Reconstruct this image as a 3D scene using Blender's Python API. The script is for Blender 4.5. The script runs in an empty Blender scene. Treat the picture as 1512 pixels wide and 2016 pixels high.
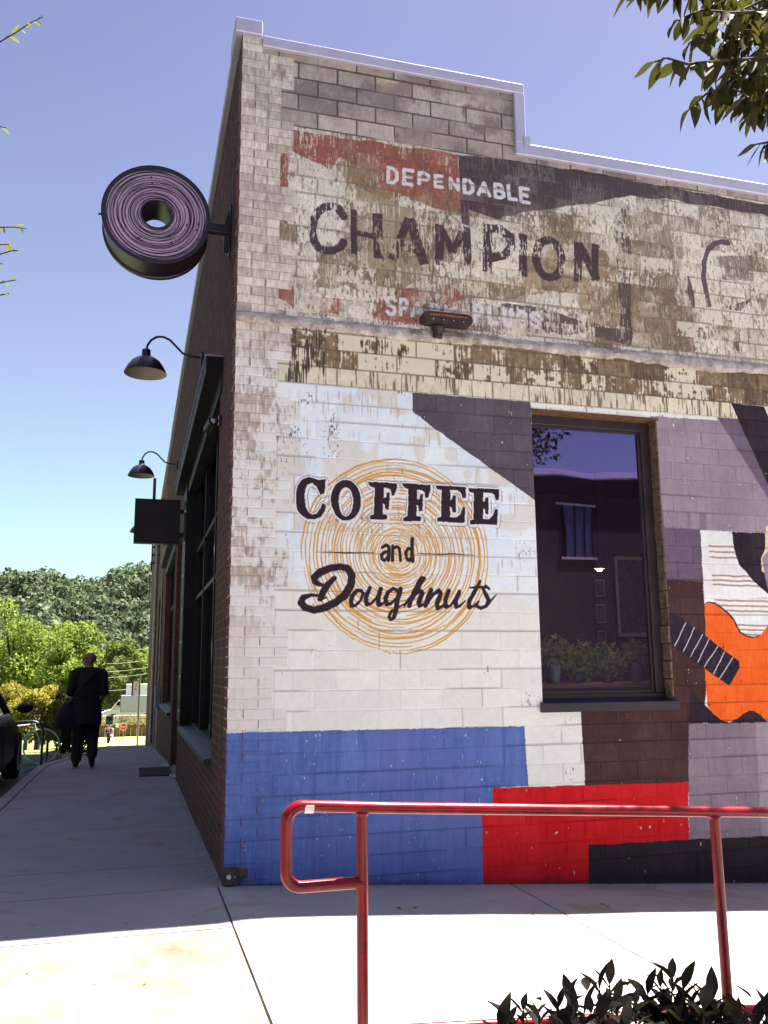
import bpy, bmesh, math, random
import numpy as np
from mathutils import Vector, Matrix

random.seed(11)
rng = np.random.default_rng(11)
scene = bpy.context.scene
COL = scene.collection
PI = math.pi

# ------------------------------------------------------------------ camera
F_PX, YAW, PITCH, ROLL = 1712.9, 0.2779, 0.1782, -0.0081      # measured from the wall's courses (photo 1512 px wide)
CAM = np.array([-0.6021, -5.923, 1.3438])
cy, sy = math.cos(YAW), math.sin(YAW)
FWD = np.array([sy * math.cos(PITCH), cy * math.cos(PITCH), math.sin(PITCH)])
R0 = np.array([cy, -sy, 0.0])
U0 = np.cross(R0, FWD)
RGT = math.cos(ROLL) * R0 + math.sin(ROLL) * U0
UPV = -math.sin(ROLL) * R0 + math.cos(ROLL) * U0
cam_d = bpy.data.cameras.new('camera')
cam_d.sensor_fit = 'HORIZONTAL'
cam_d.sensor_width = 36.0
cam_d.lens = F_PX / 1512.0 * 36.0
cam_d.clip_start, cam_d.clip_end = 0.05, 3000.0
cam_o = bpy.data.objects.new('camera', cam_d)
COL.objects.link(cam_o)
M = Matrix.Identity(4)
for i in range(3):
    M[i][0], M[i][1], M[i][2], M[i][3] = RGT[i], UPV[i], -FWD[i], CAM[i]
cam_o.matrix_world = M
scene.camera = cam_o

# ------------------------------------------------------------------ sky, sun, exposure
SUN = Vector((0.393, 0.135, 1.0)).normalized()
world = bpy.data.worlds.new('World')
scene.world = world
world.use_nodes = True
wn, wl = world.node_tree.nodes, world.node_tree.links
wn.clear()
sky = wn.new('ShaderNodeTexSky')
sky.sky_type = 'NISHITA'
sky.sun_disc = False
sky.sun_elevation = math.asin(SUN.z)
sky.sun_rotation = math.atan2(SUN.x, SUN.y)
sky.air_density, sky.dust_density, sky.ozone_density = 1.0, 0.6, 1.0
tint = wn.new('ShaderNodeMix'); tint.data_type = 'RGBA'; tint.blend_type = 'MULTIPLY'
tint.inputs[0].default_value = 1.0
wtc = wn.new('ShaderNodeTexCoord'); wsp = wn.new('ShaderNodeSeparateXYZ')          # pale towards the horizon, lavender overhead, all the way round
wl.new(wtc.outputs['Generated'], wsp.inputs[0])
wrp = wn.new('ShaderNodeValToRGB')
for k_, (p_, c_) in enumerate(((0.05, (0.72, 0.80, 0.66)), (0.17, (0.84, 0.86, 0.72)), (0.32, (0.93, 0.76, 0.73)), (0.64, (0.82, 0.62, 0.66)))):
    e_ = wrp.color_ramp.elements[k_] if k_ < 2 else wrp.color_ramp.elements.new(p_)
    e_.position = p_; e_.color = (*c_, 1)
wl.new(wsp.outputs['Z'], wrp.inputs[0]); wl.new(wrp.outputs[0], tint.inputs[7])
bg = wn.new('ShaderNodeBackground')
bg.inputs['Strength'].default_value = 0.05
wo = wn.new('ShaderNodeOutputWorld')
wl.new(sky.outputs['Color'], tint.inputs[6])
wl.new(tint.outputs[2], bg.inputs['Color'])
wl.new(bg.outputs['Background'], wo.inputs['Surface'])
sun_d = bpy.data.lights.new('sun', 'SUN')
sun_d.energy = 5.0
sun_d.angle = math.radians(0.53)
sun_d.color = (1.0, 0.97, 0.90)
sun_o = bpy.data.objects.new('sun', sun_d)
COL.objects.link(sun_o)
sun_o.rotation_euler = SUN.to_track_quat('Z', 'Y').to_euler()
sun_o.location = (8, 3, 25)
vs = scene.view_settings
scene.display_settings.display_device = 'sRGB'
vs.view_transform = 'Standard'
vs.look = 'None'
vs.exposure = 2.36
vs.gamma = 1.0
vs.use_curve_mapping = False
scene.cycles.max_bounces = 8
scene.cycles.transparent_max_bounces = 12
scene.cycles.caustics_reflective = False
scene.cycles.caustics_refractive = False

# ------------------------------------------------------------------ measuring helpers (photo pixel -> place)
def ray(x, y):
    return (x - 756) / F_PX * RGT - (y - 1008) / F_PX * UPV + FWD
def at(x, y, dist):
    return Vector(CAM + ray(x, y) * dist)
def on_wall(x, y, Y=0.0):
    d = ray(x, y); t = (Y - CAM[1]) / d[1]
    return CAM + t * d
def wxz(x, y):
    q = on_wall(x, y); return (q[0], q[2])
def project(P):
    d = np.asarray(P, float) - CAM
    w = d @ FWD
    return 756 + F_PX * (d @ RGT) / w, 1008 - F_PX * (d @ UPV) / w, w
def lin(c):
    c = np.asarray(c, float) / 255.0
    return tuple(np.where(c <= 0.04045, c / 12.92, ((c + 0.055) / 1.055) ** 2.4))

# ------------------------------------------------------------------ materials
def new_mat(name):
    m = bpy.data.materials.new(name); m.use_nodes = True
    n = m.node_tree.nodes; n.clear()
    o = n.new('ShaderNodeOutputMaterial')
    b = n.new('ShaderNodeBsdfPrincipled')
    m.node_tree.links.new(b.outputs[0], o.inputs['Surface'])
    return m, n, m.node_tree.links, b, o
def pmat(name, col, rough=0.6, var=0.18, scale=6.0, bump=0.0, bscale=40.0, metal=0.0, spec=0.5, coat=0.0, rand=0.0, col2=None, stretch=(1, 1, 1)):
    """principled with position noise for tone, optional second colour, relief and per-object random tone"""
    m, n, l, b, o = new_mat(name)
    g = n.new('ShaderNodeNewGeometry')
    mp = n.new('ShaderNodeMapping'); mp.inputs['Scale'].default_value = stretch
    l.new(g.outputs['Position'], mp.inputs['Vector'])
    nz = n.new('ShaderNodeTexNoise'); nz.inputs['Scale'].default_value = scale; nz.inputs['Detail'].default_value = 6; nz.inputs['Roughness'].default_value = 0.65
    l.new(mp.outputs[0], nz.inputs['Vector'])
    rp = n.new('ShaderNodeValToRGB')
    c2 = col2 if col2 else tuple(max(0, c * (1 - 2 * var)) for c in col)
    c1 = col if col2 else tuple(min(1, c * (1 + var)) for c in col)
    rp.color_ramp.elements[0].position, rp.color_ramp.elements[1].position = 0.32, 0.68
    rp.color_ramp.elements[0].color = (*c2, 1); rp.color_ramp.elements[1].color = (*c1, 1)
    l.new(nz.outputs[0], rp.inputs[0])
    out = rp.outputs[0]
    if rand:
        oi = n.new('ShaderNodeObjectInfo'); mr = n.new('ShaderNodeMapRange')
        mr.inputs[3].default_value, mr.inputs[4].default_value = 1 - rand, 1 + rand
        l.new(oi.outputs['Random'], mr.inputs[0])
        mx = n.new('ShaderNodeVectorMath'); mx.operation = 'SCALE'
        l.new(out, mx.inputs[0]); l.new(mr.outputs[0], mx.inputs['Scale'])
        out = mx.outputs[0]
    l.new(out, b.inputs['Base Color'])
    b.inputs['Roughness'].default_value = rough
    b.inputs['Metallic'].default_value = metal
    b.inputs['Specular IOR Level'].default_value = spec
    b.inputs['Coat Weight'].default_value = coat
    b.inputs['Coat Roughness'].default_value = 0.1
    if bump:
        n2 = n.new('ShaderNodeTexNoise'); n2.inputs['Scale'].default_value = bscale; n2.inputs['Detail'].default_value = 5
        l.new(mp.outputs[0], n2.inputs['Vector'])
        bp = n.new('ShaderNodeBump'); bp.inputs['Strength'].default_value = bump; bp.inputs['Distance'].default_value = 0.01
        l.new(n2.outputs[0], bp.inputs['Height']); l.new(bp.outputs[0], b.inputs['Normal'])
    return m
def leaf_mat(name, col, col2, transl=0.35, scale=1.2, rough=0.55, tcol=None):
    m, n, l, b, o = new_mat(name)
    g = n.new('ShaderNodeNewGeometry')
    nz = n.new('ShaderNodeTexNoise'); nz.inputs['Scale'].default_value = scale; nz.inputs['Detail'].default_value = 8; nz.inputs['Roughness'].default_value = 0.8
    l.new(g.outputs['Position'], nz.inputs['Vector'])
    rp = n.new('ShaderNodeValToRGB')
    rp.color_ramp.elements[0].position, rp.color_ramp.elements[1].position = 0.36, 0.64
    rp.color_ramp.elements[0].color = (*col2, 1); rp.color_ramp.elements[1].color = (*col, 1)
    l.new(nz.outputs[0], rp.inputs[0]); l.new(rp.outputs[0], b.inputs['Base Color'])
    b.inputs['Roughness'].default_value = rough
    b.inputs['Specular IOR Level'].default_value = 0.08
    t = n.new('ShaderNodeBsdfTranslucent')
    if tcol: t.inputs[0].default_value = (*tcol, 1)
    else: l.new(rp.outputs[0], t.inputs[0])
    mx = n.new('ShaderNodeMixShader'); mx.inputs[0].default_value = transl
    l.new(b.outputs[0], mx.inputs[1]); l.new(t.outputs[0], mx.inputs[2]); l.new(mx.outputs[0], o.inputs['Surface'])
    return m
def glass_mat(name, tintc=(0.9, 0.9, 0.95), base=0.12, rough=0.0, gcol=(1, 1, 1)):
    m, n, l, b, o = new_mat(name); n.remove(b)
    tr = n.new('ShaderNodeBsdfTransparent'); tr.inputs[0].default_value = (*tintc, 1)
    gl = n.new('ShaderNodeBsdfGlossy'); gl.inputs[0].default_value = (*gcol, 1); gl.inputs['Roughness'].default_value = rough
    fr = n.new('ShaderNodeFresnel'); fr.inputs[0].default_value = 1.5
    mr = n.new('ShaderNodeMapRange'); mr.inputs[3].default_value = base
    l.new(fr.outputs[0], mr.inputs[0])
    g = n.new('ShaderNodeNewGeometry')
    nz = n.new('ShaderNodeTexNoise'); nz.inputs['Scale'].default_value = 1.3; nz.inputs['Detail'].default_value = 1
    bp = n.new('ShaderNodeBump'); bp.inputs['Strength'].default_value = 0.05; bp.inputs['Distance'].default_value = 0.05
    l.new(g.outputs['Position'], nz.inputs['Vector']); l.new(nz.outputs[0], bp.inputs['Height']); l.new(bp.outputs[0], gl.inputs['Normal'])
    mx = n.new('ShaderNodeMixShader')
    nb = n.new('ShaderNodeMath'); nb.operation = 'SUBTRACT'; nb.inputs[0].default_value = 1.0; l.new(g.outputs['Backfacing'], nb.inputs[1])
    mu = n.new('ShaderNodeMath'); mu.operation = 'MULTIPLY'; l.new(mr.outputs[0], mu.inputs[0]); l.new(nb.outputs[0], mu.inputs[1])
    l.new(mu.outputs[0], mx.inputs[0]); l.new(tr.outputs[0], mx.inputs[1]); l.new(gl.outputs[0], mx.inputs[2])
    l.new(mx.outputs[0], o.inputs['Surface'])
    return m
def emit_mat(name, col, s):
    m, n, l, b, o = new_mat(name)
    b.inputs['Base Color'].default_value = (*col, 1)
    b.inputs['Emission Color'].default_value = (*col, 1); b.inputs['Emission Strength'].default_value = s
    return m

# ------------------------------------------------------------------ mesh helpers
class MB:
    def __init__(s): s.v, s.f = [], []
    def add(s, vs_, fs):
        k = len(s.v); s.v += [tuple(v) for v in vs_]; s.f += [tuple(i + k for i in f) for f in fs]; return s
    def box(s, a, b, ch=0.0):
        x0, y0, z0 = a; x1, y1, z1 = b
        if ch <= 0:
            return s.add([(x0, y0, z0), (x1, y0, z0), (x1, y1, z0), (x0, y1, z0), (x0, y0, z1), (x1, y0, z1), (x1, y1, z1), (x0, y1, z1)],
                         [(0, 3, 2, 1), (4, 5, 6, 7), (0, 1, 5, 4), (1, 2, 6, 5), (2, 3, 7, 6), (3, 0, 4, 7)])
        bm = bmesh.new(); bmesh.ops.create_cube(bm, size=1.0)
        for v in bm.verts: v.co = Vector(((x0 + x1) / 2 + v.co.x * (x1 - x0), (y0 + y1) / 2 + v.co.y * (y1 - y0), (z0 + z1) / 2 + v.co.z * (z1 - z0)))
        bmesh.ops.bevel(bm, geom=bm.edges[:], offset=ch, segments=1, affect='EDGES')
        return s.bm(bm)
    def bm(s, bm):
        bm.verts.ensure_lookup_table(); bm.verts.index_update()
        s.add([v.co[:] for v in bm.verts], [[v.index for v in f.verts] for f in bm.faces]); bm.free(); return s
    def tube(s, pts, r, n=8, cap=True, closed=False):
        pts = [Vector(p) for p in pts]; rr = r if isinstance(r, (list, tuple)) else [r] * len(pts)
        rings = []; N = len(pts); up = None
        for i, p in enumerate(pts):
            if closed: t = (pts[(i + 1) % N] - pts[i - 1])
            else: t = (pts[min(i + 1, N - 1)] - pts[max(i - 1, 0)])
            t.normalize()
            if up is None:
                up = Vector((0, 0, 1)) if abs(t.z) < 0.9 else Vector((1, 0, 0))
            a = t.cross(up)
            if a.length < 1e-5: a = t.cross(Vector((0, 1, 0)))
            a.normalize(); up = a.cross(t).normalized(); b = up
            rings.append([p + (a * math.cos(2 * PI * k / n) + b * math.sin(2 * PI * k / n)) * rr[i] for k in range(n)])
        k0 = len(s.v)
        for r_ in rings: s.v += [tuple(v) for v in r_]
        for i in range(N if closed else N - 1):
            j = (i + 1) % N
            for k in range(n):
                s.f.append((k0 + i * n + k, k0 + i * n + (k + 1) % n, k0 + j * n + (k + 1) % n, k0 + j * n + k))
        if cap and not closed:
            s.f.append(tuple(k0 + k for k in range(n))[::-1]); s.f.append(tuple(k0 + (N - 1) * n + k for k in range(n)))
        return s
    def lathe(s, prof, n=32, c=(0, 0, 0), axis='Z'):
        k0 = len(s.v); c = Vector(c)
        for (r, h) in prof:
            for k in range(n):
                a = 2 * PI * k / n; u, w = r * math.cos(a), r * math.sin(a)
                q = (u, w, h) if axis == 'Z' else ((u, h, w) if axis == 'Y' else (h, u, w))
                s.v.append(tuple(c + Vector(q)))
        for i in range(len(prof) - 1):
            for k in range(n):
                s.f.append((k0 + i * n + k, k0 + i * n + (k + 1) % n, k0 + (i + 1) * n + (k + 1) % n, k0 + (i + 1) * n + k))
        return s
    def prism(s, poly, axis, a, b):
        """poly in the two other axes, extruded from a to b along axis"""
        def P(q, h):
            return {'X': (h, q[0], q[1]), 'Y': (q[0], h, q[1]), 'Z': (q[0], q[1], h)}[axis]
        n = len(poly); k = len(s.v)
        s.v += [P(q, a) for q in poly] + [P(q, b) for q in poly]
        s.f.append(tuple(range(k, k + n))); s.f.append(tuple(range(k + 2 * n - 1, k + n - 1, -1)))
        for i in range(n):
            j = (i + 1) % n; s.f.append((k + i, k + j, k + n + j, k + n + i))
        return s
    def mesh(s, name, smooth=False):
        me = bpy.data.meshes.new(name); me.from_pydata(s.v, [], s.f); me.validate()
        bm = bmesh.new(); bm.from_mesh(me); bmesh.ops.recalc_face_normals(bm, faces=bm.faces[:]); bm.to_mesh(me); bm.free()
        if smooth:
            me.polygons.foreach_set('use_smooth', [True] * len(me.polygons))
            try: me.set_sharp_from_angle(angle=math.radians(40))
            except Exception: pass
        return me
    def build(s, name, m, parent=None, smooth=False):
        return link(name, s.mesh(name, smooth), m, parent)
def link(name, me, m=None, parent=None):
    o = bpy.data.objects.new(name, me); COL.objects.link(o)
    if m is not None and me is not None:
        if not me.materials: me.materials.append(m)
    if parent: o.parent = parent
    return o
def np_mesh(name, V, Fq):
    me = bpy.data.meshes.new(name)
    V = np.asarray(V, np.float32); Fq = np.asarray(Fq, np.int32)
    k = Fq.shape[1]
    me.vertices.add(len(V)); me.vertices.foreach_set('co', V.ravel())
    me.loops.add(Fq.size); me.loops.foreach_set('vertex_index', Fq.ravel())
    me.polygons.add(len(Fq)); me.polygons.foreach_set('loop_start', np.arange(0, Fq.size, k, dtype=np.int32))
    me.polygons.foreach_set('loop_total', np.full(len(Fq), k, np.int32))
    me.polygons.foreach_set('use_smooth', np.zeros(len(Fq), bool))
    me.update(calc_edges=True); me.validate()
    return me
def tag(o, label=None, cat=None, group=None, kind=None):
    if label: o['label'] = label
    if cat: o['category'] = cat
    if group: o['group'] = group
    if kind: o['kind'] = kind
    return o
def empty(name, loc=(0, 0, 0), parent=None):
    o = bpy.data.objects.new(name, None); COL.objects.link(o); o.location = loc
    o.empty_display_size = 0.1
    if parent: o.parent = parent
    return o
def copy_tree(o, parent=None):
    c = o.copy(); COL.objects.link(c); c.parent = parent
    for ch in o.children: copy_tree(ch, c)
    return c
# ================================================================== GROUND
GY = ([-80, -12, -4, 0, 6.5, 9.2, 20, 33, 45, 60, 90, 140, 400, 2500], [-0.4, -0.12, 0, 0, -0.075, -0.12, -0.74, -1.71, -2.75, -3.9, -6.2, -6.6, -6.6, -6.6])
def gz(x, y):
    s = np.interp(y, GY[0], GY[1])
    k = np.clip(1 - (y - 0.5) / 20.0, 0, 1) if y > 0.5 else 1.0
    return float(s - 0.066 * min(max(x, 0.0), 9.0) * k)
m_conc = pmat('concrete_pavement', lin((166, 163, 160)), rough=0.9, scale=1.6, var=0.07, bump=0.25, bscale=120)
def concrete_stain(m):
    n, l = m.node_tree.nodes, m.node_tree.links
    b = [q for q in n if q.type == 'BSDF_PRINCIPLED'][0]
    src = b.inputs['Base Color'].links[0].from_socket
    g = n.new('ShaderNodeNewGeometry')
    nz = n.new('ShaderNodeTexNoise'); nz.inputs['Scale'].default_value = 1.9; nz.inputs['Detail'].default_value = 3; nz.inputs['Distortion'].default_value = 1.1
    l.new(g.outputs['Position'], nz.inputs['Vector'])
    rp = n.new('ShaderNodeValToRGB'); rp.color_ramp.elements[0].position, rp.color_ramp.elements[1].position = 0.60, 0.66
    rp.color_ramp.elements[0].color = (1, 1, 1, 1); rp.color_ramp.elements[1].color = (0.90, 0.83, 0.70, 1)
    l.new(nz.outputs[0], rp.inputs[0])
    n3 = n.new('ShaderNodeTexNoise'); n3.inputs['Scale'].default_value = 260; n3.inputs['Detail'].default_value = 2
    l.new(g.outputs['Position'], n3.inputs['Vector'])
    r3 = n.new('ShaderNodeValToRGB'); r3.color_ramp.elements[0].position, r3.color_ramp.elements[1].position = 0.3, 0.6
    r3.color_ramp.elements[0].color = (0.72, 0.70, 0.70, 1); r3.color_ramp.elements[1].color = (1, 1, 1, 1)
    l.new(n3.outputs[0], r3.inputs[0])
    m1 = n.new('ShaderNodeMix'); m1.data_type = 'RGBA'; m1.blend_type = 'MULTIPLY'; m1.inputs[0].default_value = 1
    m2 = n.new('ShaderNodeMix'); m2.data_type = 'RGBA'; m2.blend_type = 'MULTIPLY'; m2.inputs[0].default_value = 1
    l.new(src, m1.inputs[6]); l.new(rp.outputs[0], m1.inputs[7]); l.new(m1.outputs[2], m2.inputs[6]); l.new(r3.outputs[0], m2.inputs[7])
    l.new(m2.outputs[2], b.inputs['Base Color'])
concrete_stain(m_conc)
m_joint = pmat('joint_dirt', (0.085, 0.068, 0.055), rough=1.0)
m_conc2 = pmat('stained_concrete', lin((154, 146, 136)), rough=0.9, scale=1.7, col2=lin((96, 88, 70)), bump=0.25, bscale=120)
concrete_stain(m_conc2)
m_asph = pmat('asphalt', (0.055, 0.052, 0.06), rough=0.9, scale=3, bump=0.3, bscale=150)
m_green = pmat('green_lane_paint', (0.035, 0.11, 0.085), rough=0.8, scale=5, var=0.2, bump=0.2, bscale=150)
m_grass = pmat('dry_grass', (0.16, 0.17, 0.05), rough=1.0, scale=0.8, var=0.3)
def grid_sheet(name, xs, ys, zf, m, kind='structure', parent=None, smooth=True):
    V = [(x, y, zf(x, y)) for y in ys for x in xs]; nx = len(xs)
    Fq = [(j * nx + i, j * nx + i + 1, (j + 1) * nx + i + 1, (j + 1) * nx + i) for j in range(len(ys) - 1) for i in range(nx - 1)]
    me = np_mesh(name, V, Fq)
    if smooth: me.polygons.foreach_set('use_smooth', [True] * len(me.polygons))
    o = link(name, me, m, parent)
    if kind and not parent: o['kind'] = kind
    return o
ys_far = [-80, -40, -20, -12, -6, 0, 5, 10, 15, 20, 25, 33, 40, 50, 60, 75, 90, 115, 140, 200, 400, 900, 2500]
grid_sheet('ground', [-2500, -600, -200, -60, -20, -6, 0, 6, 20, 60, 200, 600, 2500], ys_far, lambda x, y: gz(0, y) - 0.9 - (0.0 if abs(x) < 60 else 0.5), m_grass)
KX = lambda y: float(np.interp(y, [-80, 9, 12.5, 17.5, 30, 60], [-2.05, -2.0, -1.85, -1.5, -1.5, -1.5]))   # kerb face
grid_sheet('bounce_forecourt', [-1.9, 0, 3, 6, 9, 14, 24], [-19.8, -16, -13, -11.5], lambda x, y: gz(x, y) - 0.004, m_conc)  # added paving out of view, bounces sunlight onto the side wall
grid_sheet('bounce_yard', [9.0, 12, 16, 24], [-11.5, -8, -4, 0.1], lambda x, y: gz(x, y) - 0.004, m_conc)  # also added unseen, more sunlit concrete for bounce on the wall
road_y = [-60, -30, -12, -4, 0, 3, 6, 9, 12, 15, 18, 22, 27, 33, 40, 50, 60]
V, Fq = [], []
for y in road_y:
    for t in (0, 0.5, 1): V.append((KX(y) - 0.02 + t * -9.0, y, gz(0, y) - 0.13))
for j in range(len(road_y) - 1):
    for i in range(2): Fq.append((j * 3 + i + 1, j * 3 + i, (j + 1) * 3 + i, (j + 1) * 3 + i + 1))
tag(link('road', np_mesh('road', V, Fq), m_asph), kind='structure')
V, Fq = [], []
gl_y = [8.6, 10, 11.5, 13.0]
for y in gl_y:
    for t in (0, 1): V.append((KX(y) - 0.35 - t * 2.6, y, gz(0, y) - 0.126))
for j in range(3): Fq.append((j * 2 + 1, j * 2, j * 2 + 2, j * 2 + 3))
tag(link('bike_lane', np_mesh('bike_lane', V, Fq), m_green), kind='structure')
# kerb stones
kerb = empty('kerb'); tag(kerb, kind='structure')
yk = -14.0; k_i = 0
while yk < 40:
    y1 = yk + 2.4
    mb = MB(); N = 6; sec = [(-0.005, -0.35), (0.0, -0.02), (0.02, 0.004), (0.15, 0.004), (0.15, -0.35)]
    for i in range(N + 1):
        y = yk + 0.006 + (y1 - yk - 0.012) * i / N
        for (u, w) in sec: mb.v.append((KX(y) + u, y, gz(0, y) + w))
    for i in range(N):
        for k in range(4): mb.f.append((i * 5 + k, i * 5 + k + 1, (i + 1) * 5 + k + 1, (i + 1) * 5 + k))
    mb.f.append((0, 1, 2, 3, 4)); mb.f.append(tuple(N * 5 + k for k in (4, 3, 2, 1, 0)))
    mb.build('kerb_stone', m_conc, kerb)
    yk = y1
# pavement of separate concrete slabs over a dark bed
pav = empty('pavement'); tag(pav, kind='structure')
grid_sheet('slab_bed', [-2.0, -1, 0, 1, 3, 6, 9.5], [-12, -8, -5, -2, 0, 0.3], lambda x, y: gz(x, y) - 0.03, m_joint, parent=pav)
V, Fq = [], []
yb = [0.3, 3, 6, 9, 12, 15, 18, 22, 27, 33, 40]
for y in yb:
    for t in (0, 1): V.append(((KX(y) + 0.1) * (1 - t) + 0.15 * t, y, gz(0, y) - 0.03))
for j in range(len(yb) - 1): Fq.append((j * 2, j * 2 + 1, j * 2 + 3, j * 2 + 2))
link('slab_bed', np_mesh('slab_bed', V, Fq), m_joint, pav)
def slab(x0, x1, y0, y1, left_kerb=False):
    N, K = 5, max(2, int((x1 - x0) / 0.5)); g = 0.006
    mb = MB(); ny = 6
    ys = [y0 + g + (y1 - y0 - 2 * g) * j / ny for j in range(ny + 1)]
    def X(i, y):
        a = (KX(y) + 0.157) if left_kerb else x0 + g
        return a + (x1 - g - a) * i / K
    for j, y in enumerate(ys):
        for i in range(K + 1):
            e = -0.006 if i in (0, K) or j in (0, ny) else 0.0
            mb.v.append((X(i, y), y, gz(X(i, y), y) + e))
    nx = K + 1
    for j in range(ny):
        for i in range(K): mb.f.append((j * nx + i, j * nx + i + 1, (j + 1) * nx + i + 1, (j + 1) * nx + i))
    # skirts
    edge = [(j, 0) for j in range(ny + 1)] + [(ny, i) for i in range(1, nx)] + [(j, K) for j in range(ny - 1, -1, -1)] + [(0, i) for i in range(K - 1, 0, -1)]
    k0 = len(mb.v); idx = [j * nx + i for j, i in edge]
    mb.v += [(mb.v[q][0], mb.v[q][1], mb.v[q][2] - 0.06) for q in idx]
    for a in range(len(idx)):
        b = (a + 1) % len(idx); mb.f.append((idx[a], k0 + a, k0 + b, idx[b]))
    me = bpy.data.meshes.new('slab'); me.from_pydata(mb.v, [], mb.f); me.update()
    o = link('slab', me, m_conc2 if (left_kerb and y1 <= -0.9 and y0 > -6) else m_conc, pav); return o
XJ = -0.03
yj = [-11.5, -9.6, -7.8, -5.9, -4.2, -2.55, -0.93, 0.76, 2.5, 4.2, 6.0, 7.7, 9.5, 11.2, 13.0, 14.8, 16.6, 18.6, 20.6, 23, 26, 29, 33, 38]
for a, b in zip(yj[:-1], yj[1:]): slab(KX(a) + 0.15, XJ if a < 0 else 0.02, a, b, left_kerb=True) if b <= 0 or a > 0 else (slab(KX(a) + 0.15, XJ, a, 0.0, True), slab(KX(a) + 0.15, 0.02, 0.0, b, True))
for (a, b) in ((-11.5, -7.5), (-7.5, -4.6), (-4.6, -2.55), (-2.55, 0.03)):
    for (x0, x1) in ((XJ, 1.99), (1.99, 4.0), (4.0, 6.0), (6.0, 9.0)): slab(x0, x1, a, b)

# flakes, grit and dead leaves in the joints and along the foot of the walls
dr_ = random.Random(8); mb = MB()
def flake(x, y, s):
    a = dr_.random() * 6.28; c, q = math.cos(a) * s, math.sin(a) * s; z = gz(x, y) + 0.003
    k = len(mb.v); mb.v += [(x - c, y - q, z), (x + q * .4, y - c * .4, z + s * .35), (x + c, y + q, z + s * .12), (x - q * .45, y + c * .45, z + s * .2)]; mb.f.append((k, k + 1, k + 2, k + 3))
for k in range(420): flake(dr_.uniform(0.1, 6.5), -abs(dr_.gauss(0, 0.035)) - 0.012, dr_.uniform(0.003, 0.010))
for k in range(260): y = dr_.uniform(0.2, 9); flake(-abs(dr_.gauss(0, 0.05)) - 0.012, y, dr_.uniform(0.003, 0.012))
for k in range(60): flake(dr_.uniform(-1.6, 5), dr_.uniform(-2.4, -0.05), dr_.uniform(0.004, 0.012))
for k in range(40): flake(dr_.uniform(-1.7, -0.1), dr_.uniform(-0.9, 9), dr_.uniform(0.004, 0.014))
for (px_, py_) in ((648, 1758), (818, 1791), (785, 1795), (1050, 1787), (1195, 1761), (1185, 1757)):
    q_ = on_wall(px_, py_); d_ = ray(px_, py_); t_ = (gz(1.2, -.4) - CAM[2]) / d_[2]; q_ = CAM + d_ * t_; flake(q_[0], q_[1], 0.022)
tag(mb.build('litter', pmat('dead_leaf', (0.05, 0.035, 0.028), rough=1.0)), 'small dark flakes and grit scattered on the pavement', 'litter', kind='stuff')
# ================================================================== PAINTED WALL: colours of the mural, the ghost sign and the wear
CRS = 0.1355; TL = 0.305; ZR0 = 5.4025
IX0, IX1, IZ0, IZ1, TEX = -0.08, 7.2, -0.6, 6.35, 0.004
IW, IH = int((IX1 - IX0) / TEX), int((IZ1 - IZ0) / TEX)
prng = np.random.default_rng(5)
def vnoise(ch, cw, h=IH, w=IW, r=prng):
    """smooth value noise, cells ch x cw metres"""
    ch, cw = max(1.0, ch / TEX), max(1.0, cw / TEX)
    G = r.random((int(h / ch) + 3, int(w / cw) + 3)).astype(np.float32)
    a = np.arange(h) / ch; i = a.astype(int); f = (a - i)[:, None].astype(np.float32); f = f * f * (3 - 2 * f)
    A = G[i] * (1 - f) + G[i + 1] * f
    b = np.arange(w) / cw; j = b.astype(int); g = (b - j)[None].astype(np.float32); g = g * g * (3 - 2 * g)
    return A[:, j] * (1 - g) + A[:, j + 1] * g
def fbm(c, n=4, asp=1.0, gain=0.55):
    s, a, t = 0, 1.0, 0
    for k in range(n):
        s = s + a * vnoise(c * asp / 2 ** k, c / 2 ** k); t += a; a *= gain
    return s / t
XX = (IX0 + (np.arange(IW) + 0.5) * TEX)[None].astype(np.float32)
ZZ = (IZ0 + (np.arange(IH) + 0.5) * TEX)[:, None].astype(np.float32)
def sstep(a, b, x):
    t = np.clip((x - a) / (b - a), 0, 1); return t * t * (3 - 2 * t)
wob1 = (fbm(0.12, 4, gain=.7) - 0.5) * 0.016
wob2 = (fbm(0.12, 4, gain=.7) - 0.5) * 0.016
XW, ZW = XX + wob1, ZZ + wob2
FINE = fbm(0.03, 3); MID = fbm(0.16, 4); BIG = fbm(0.8, 4)
COMB = vnoise(0.10, 0.0075); COMB2 = vnoise(0.05, 0.011)
STREAK = 0.6 * vnoise(0.35, 0.03) + 0.4 * vnoise(0.12, 0.012)
def win(x0, x1, z0, z1):
    i0, i1 = int((x0 - IX0) / TEX) - 4, int((x1 - IX0) / TEX) + 5
    j0, j1 = int((z0 - IZ0) / TEX) - 4, int((z1 - IZ0) / TEX) + 5
    return slice(max(j0, 0), min(max(j1, 0), IH)), slice(max(i0, 0), min(max(i1, 0), IW))
def warp(a, c=0.22):
    global XW, ZW
    XW = XX + (fbm(c, 4) - 0.5) * a + wob1; ZW = ZZ + (fbm(c, 4) - 0.5) * a + wob2
def poly_mask(pts, out=None, soft=True):
    pts = np.array(pts); m = np.zeros((IH, IW), np.float32) if out is None else out
    s = win(pts[:, 0].min(), pts[:, 0].max(), pts[:, 1].min(), pts[:, 1].max())
    X, Z = (XW[s], ZW[s])
    ins = np.zeros(X.shape, bool)
    for a, b in zip(pts, np.roll(pts, -1, 0)):
        if a[1] == b[1]: continue
        c = ((Z >= a[1]) != (Z >= b[1])); xi = a[0] + (Z - a[1]) * (b[0] - a[0]) / (b[1] - a[1])
        ins ^= c & (X < xi)
    m[s] = np.maximum(m[s], ins); return m
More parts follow.
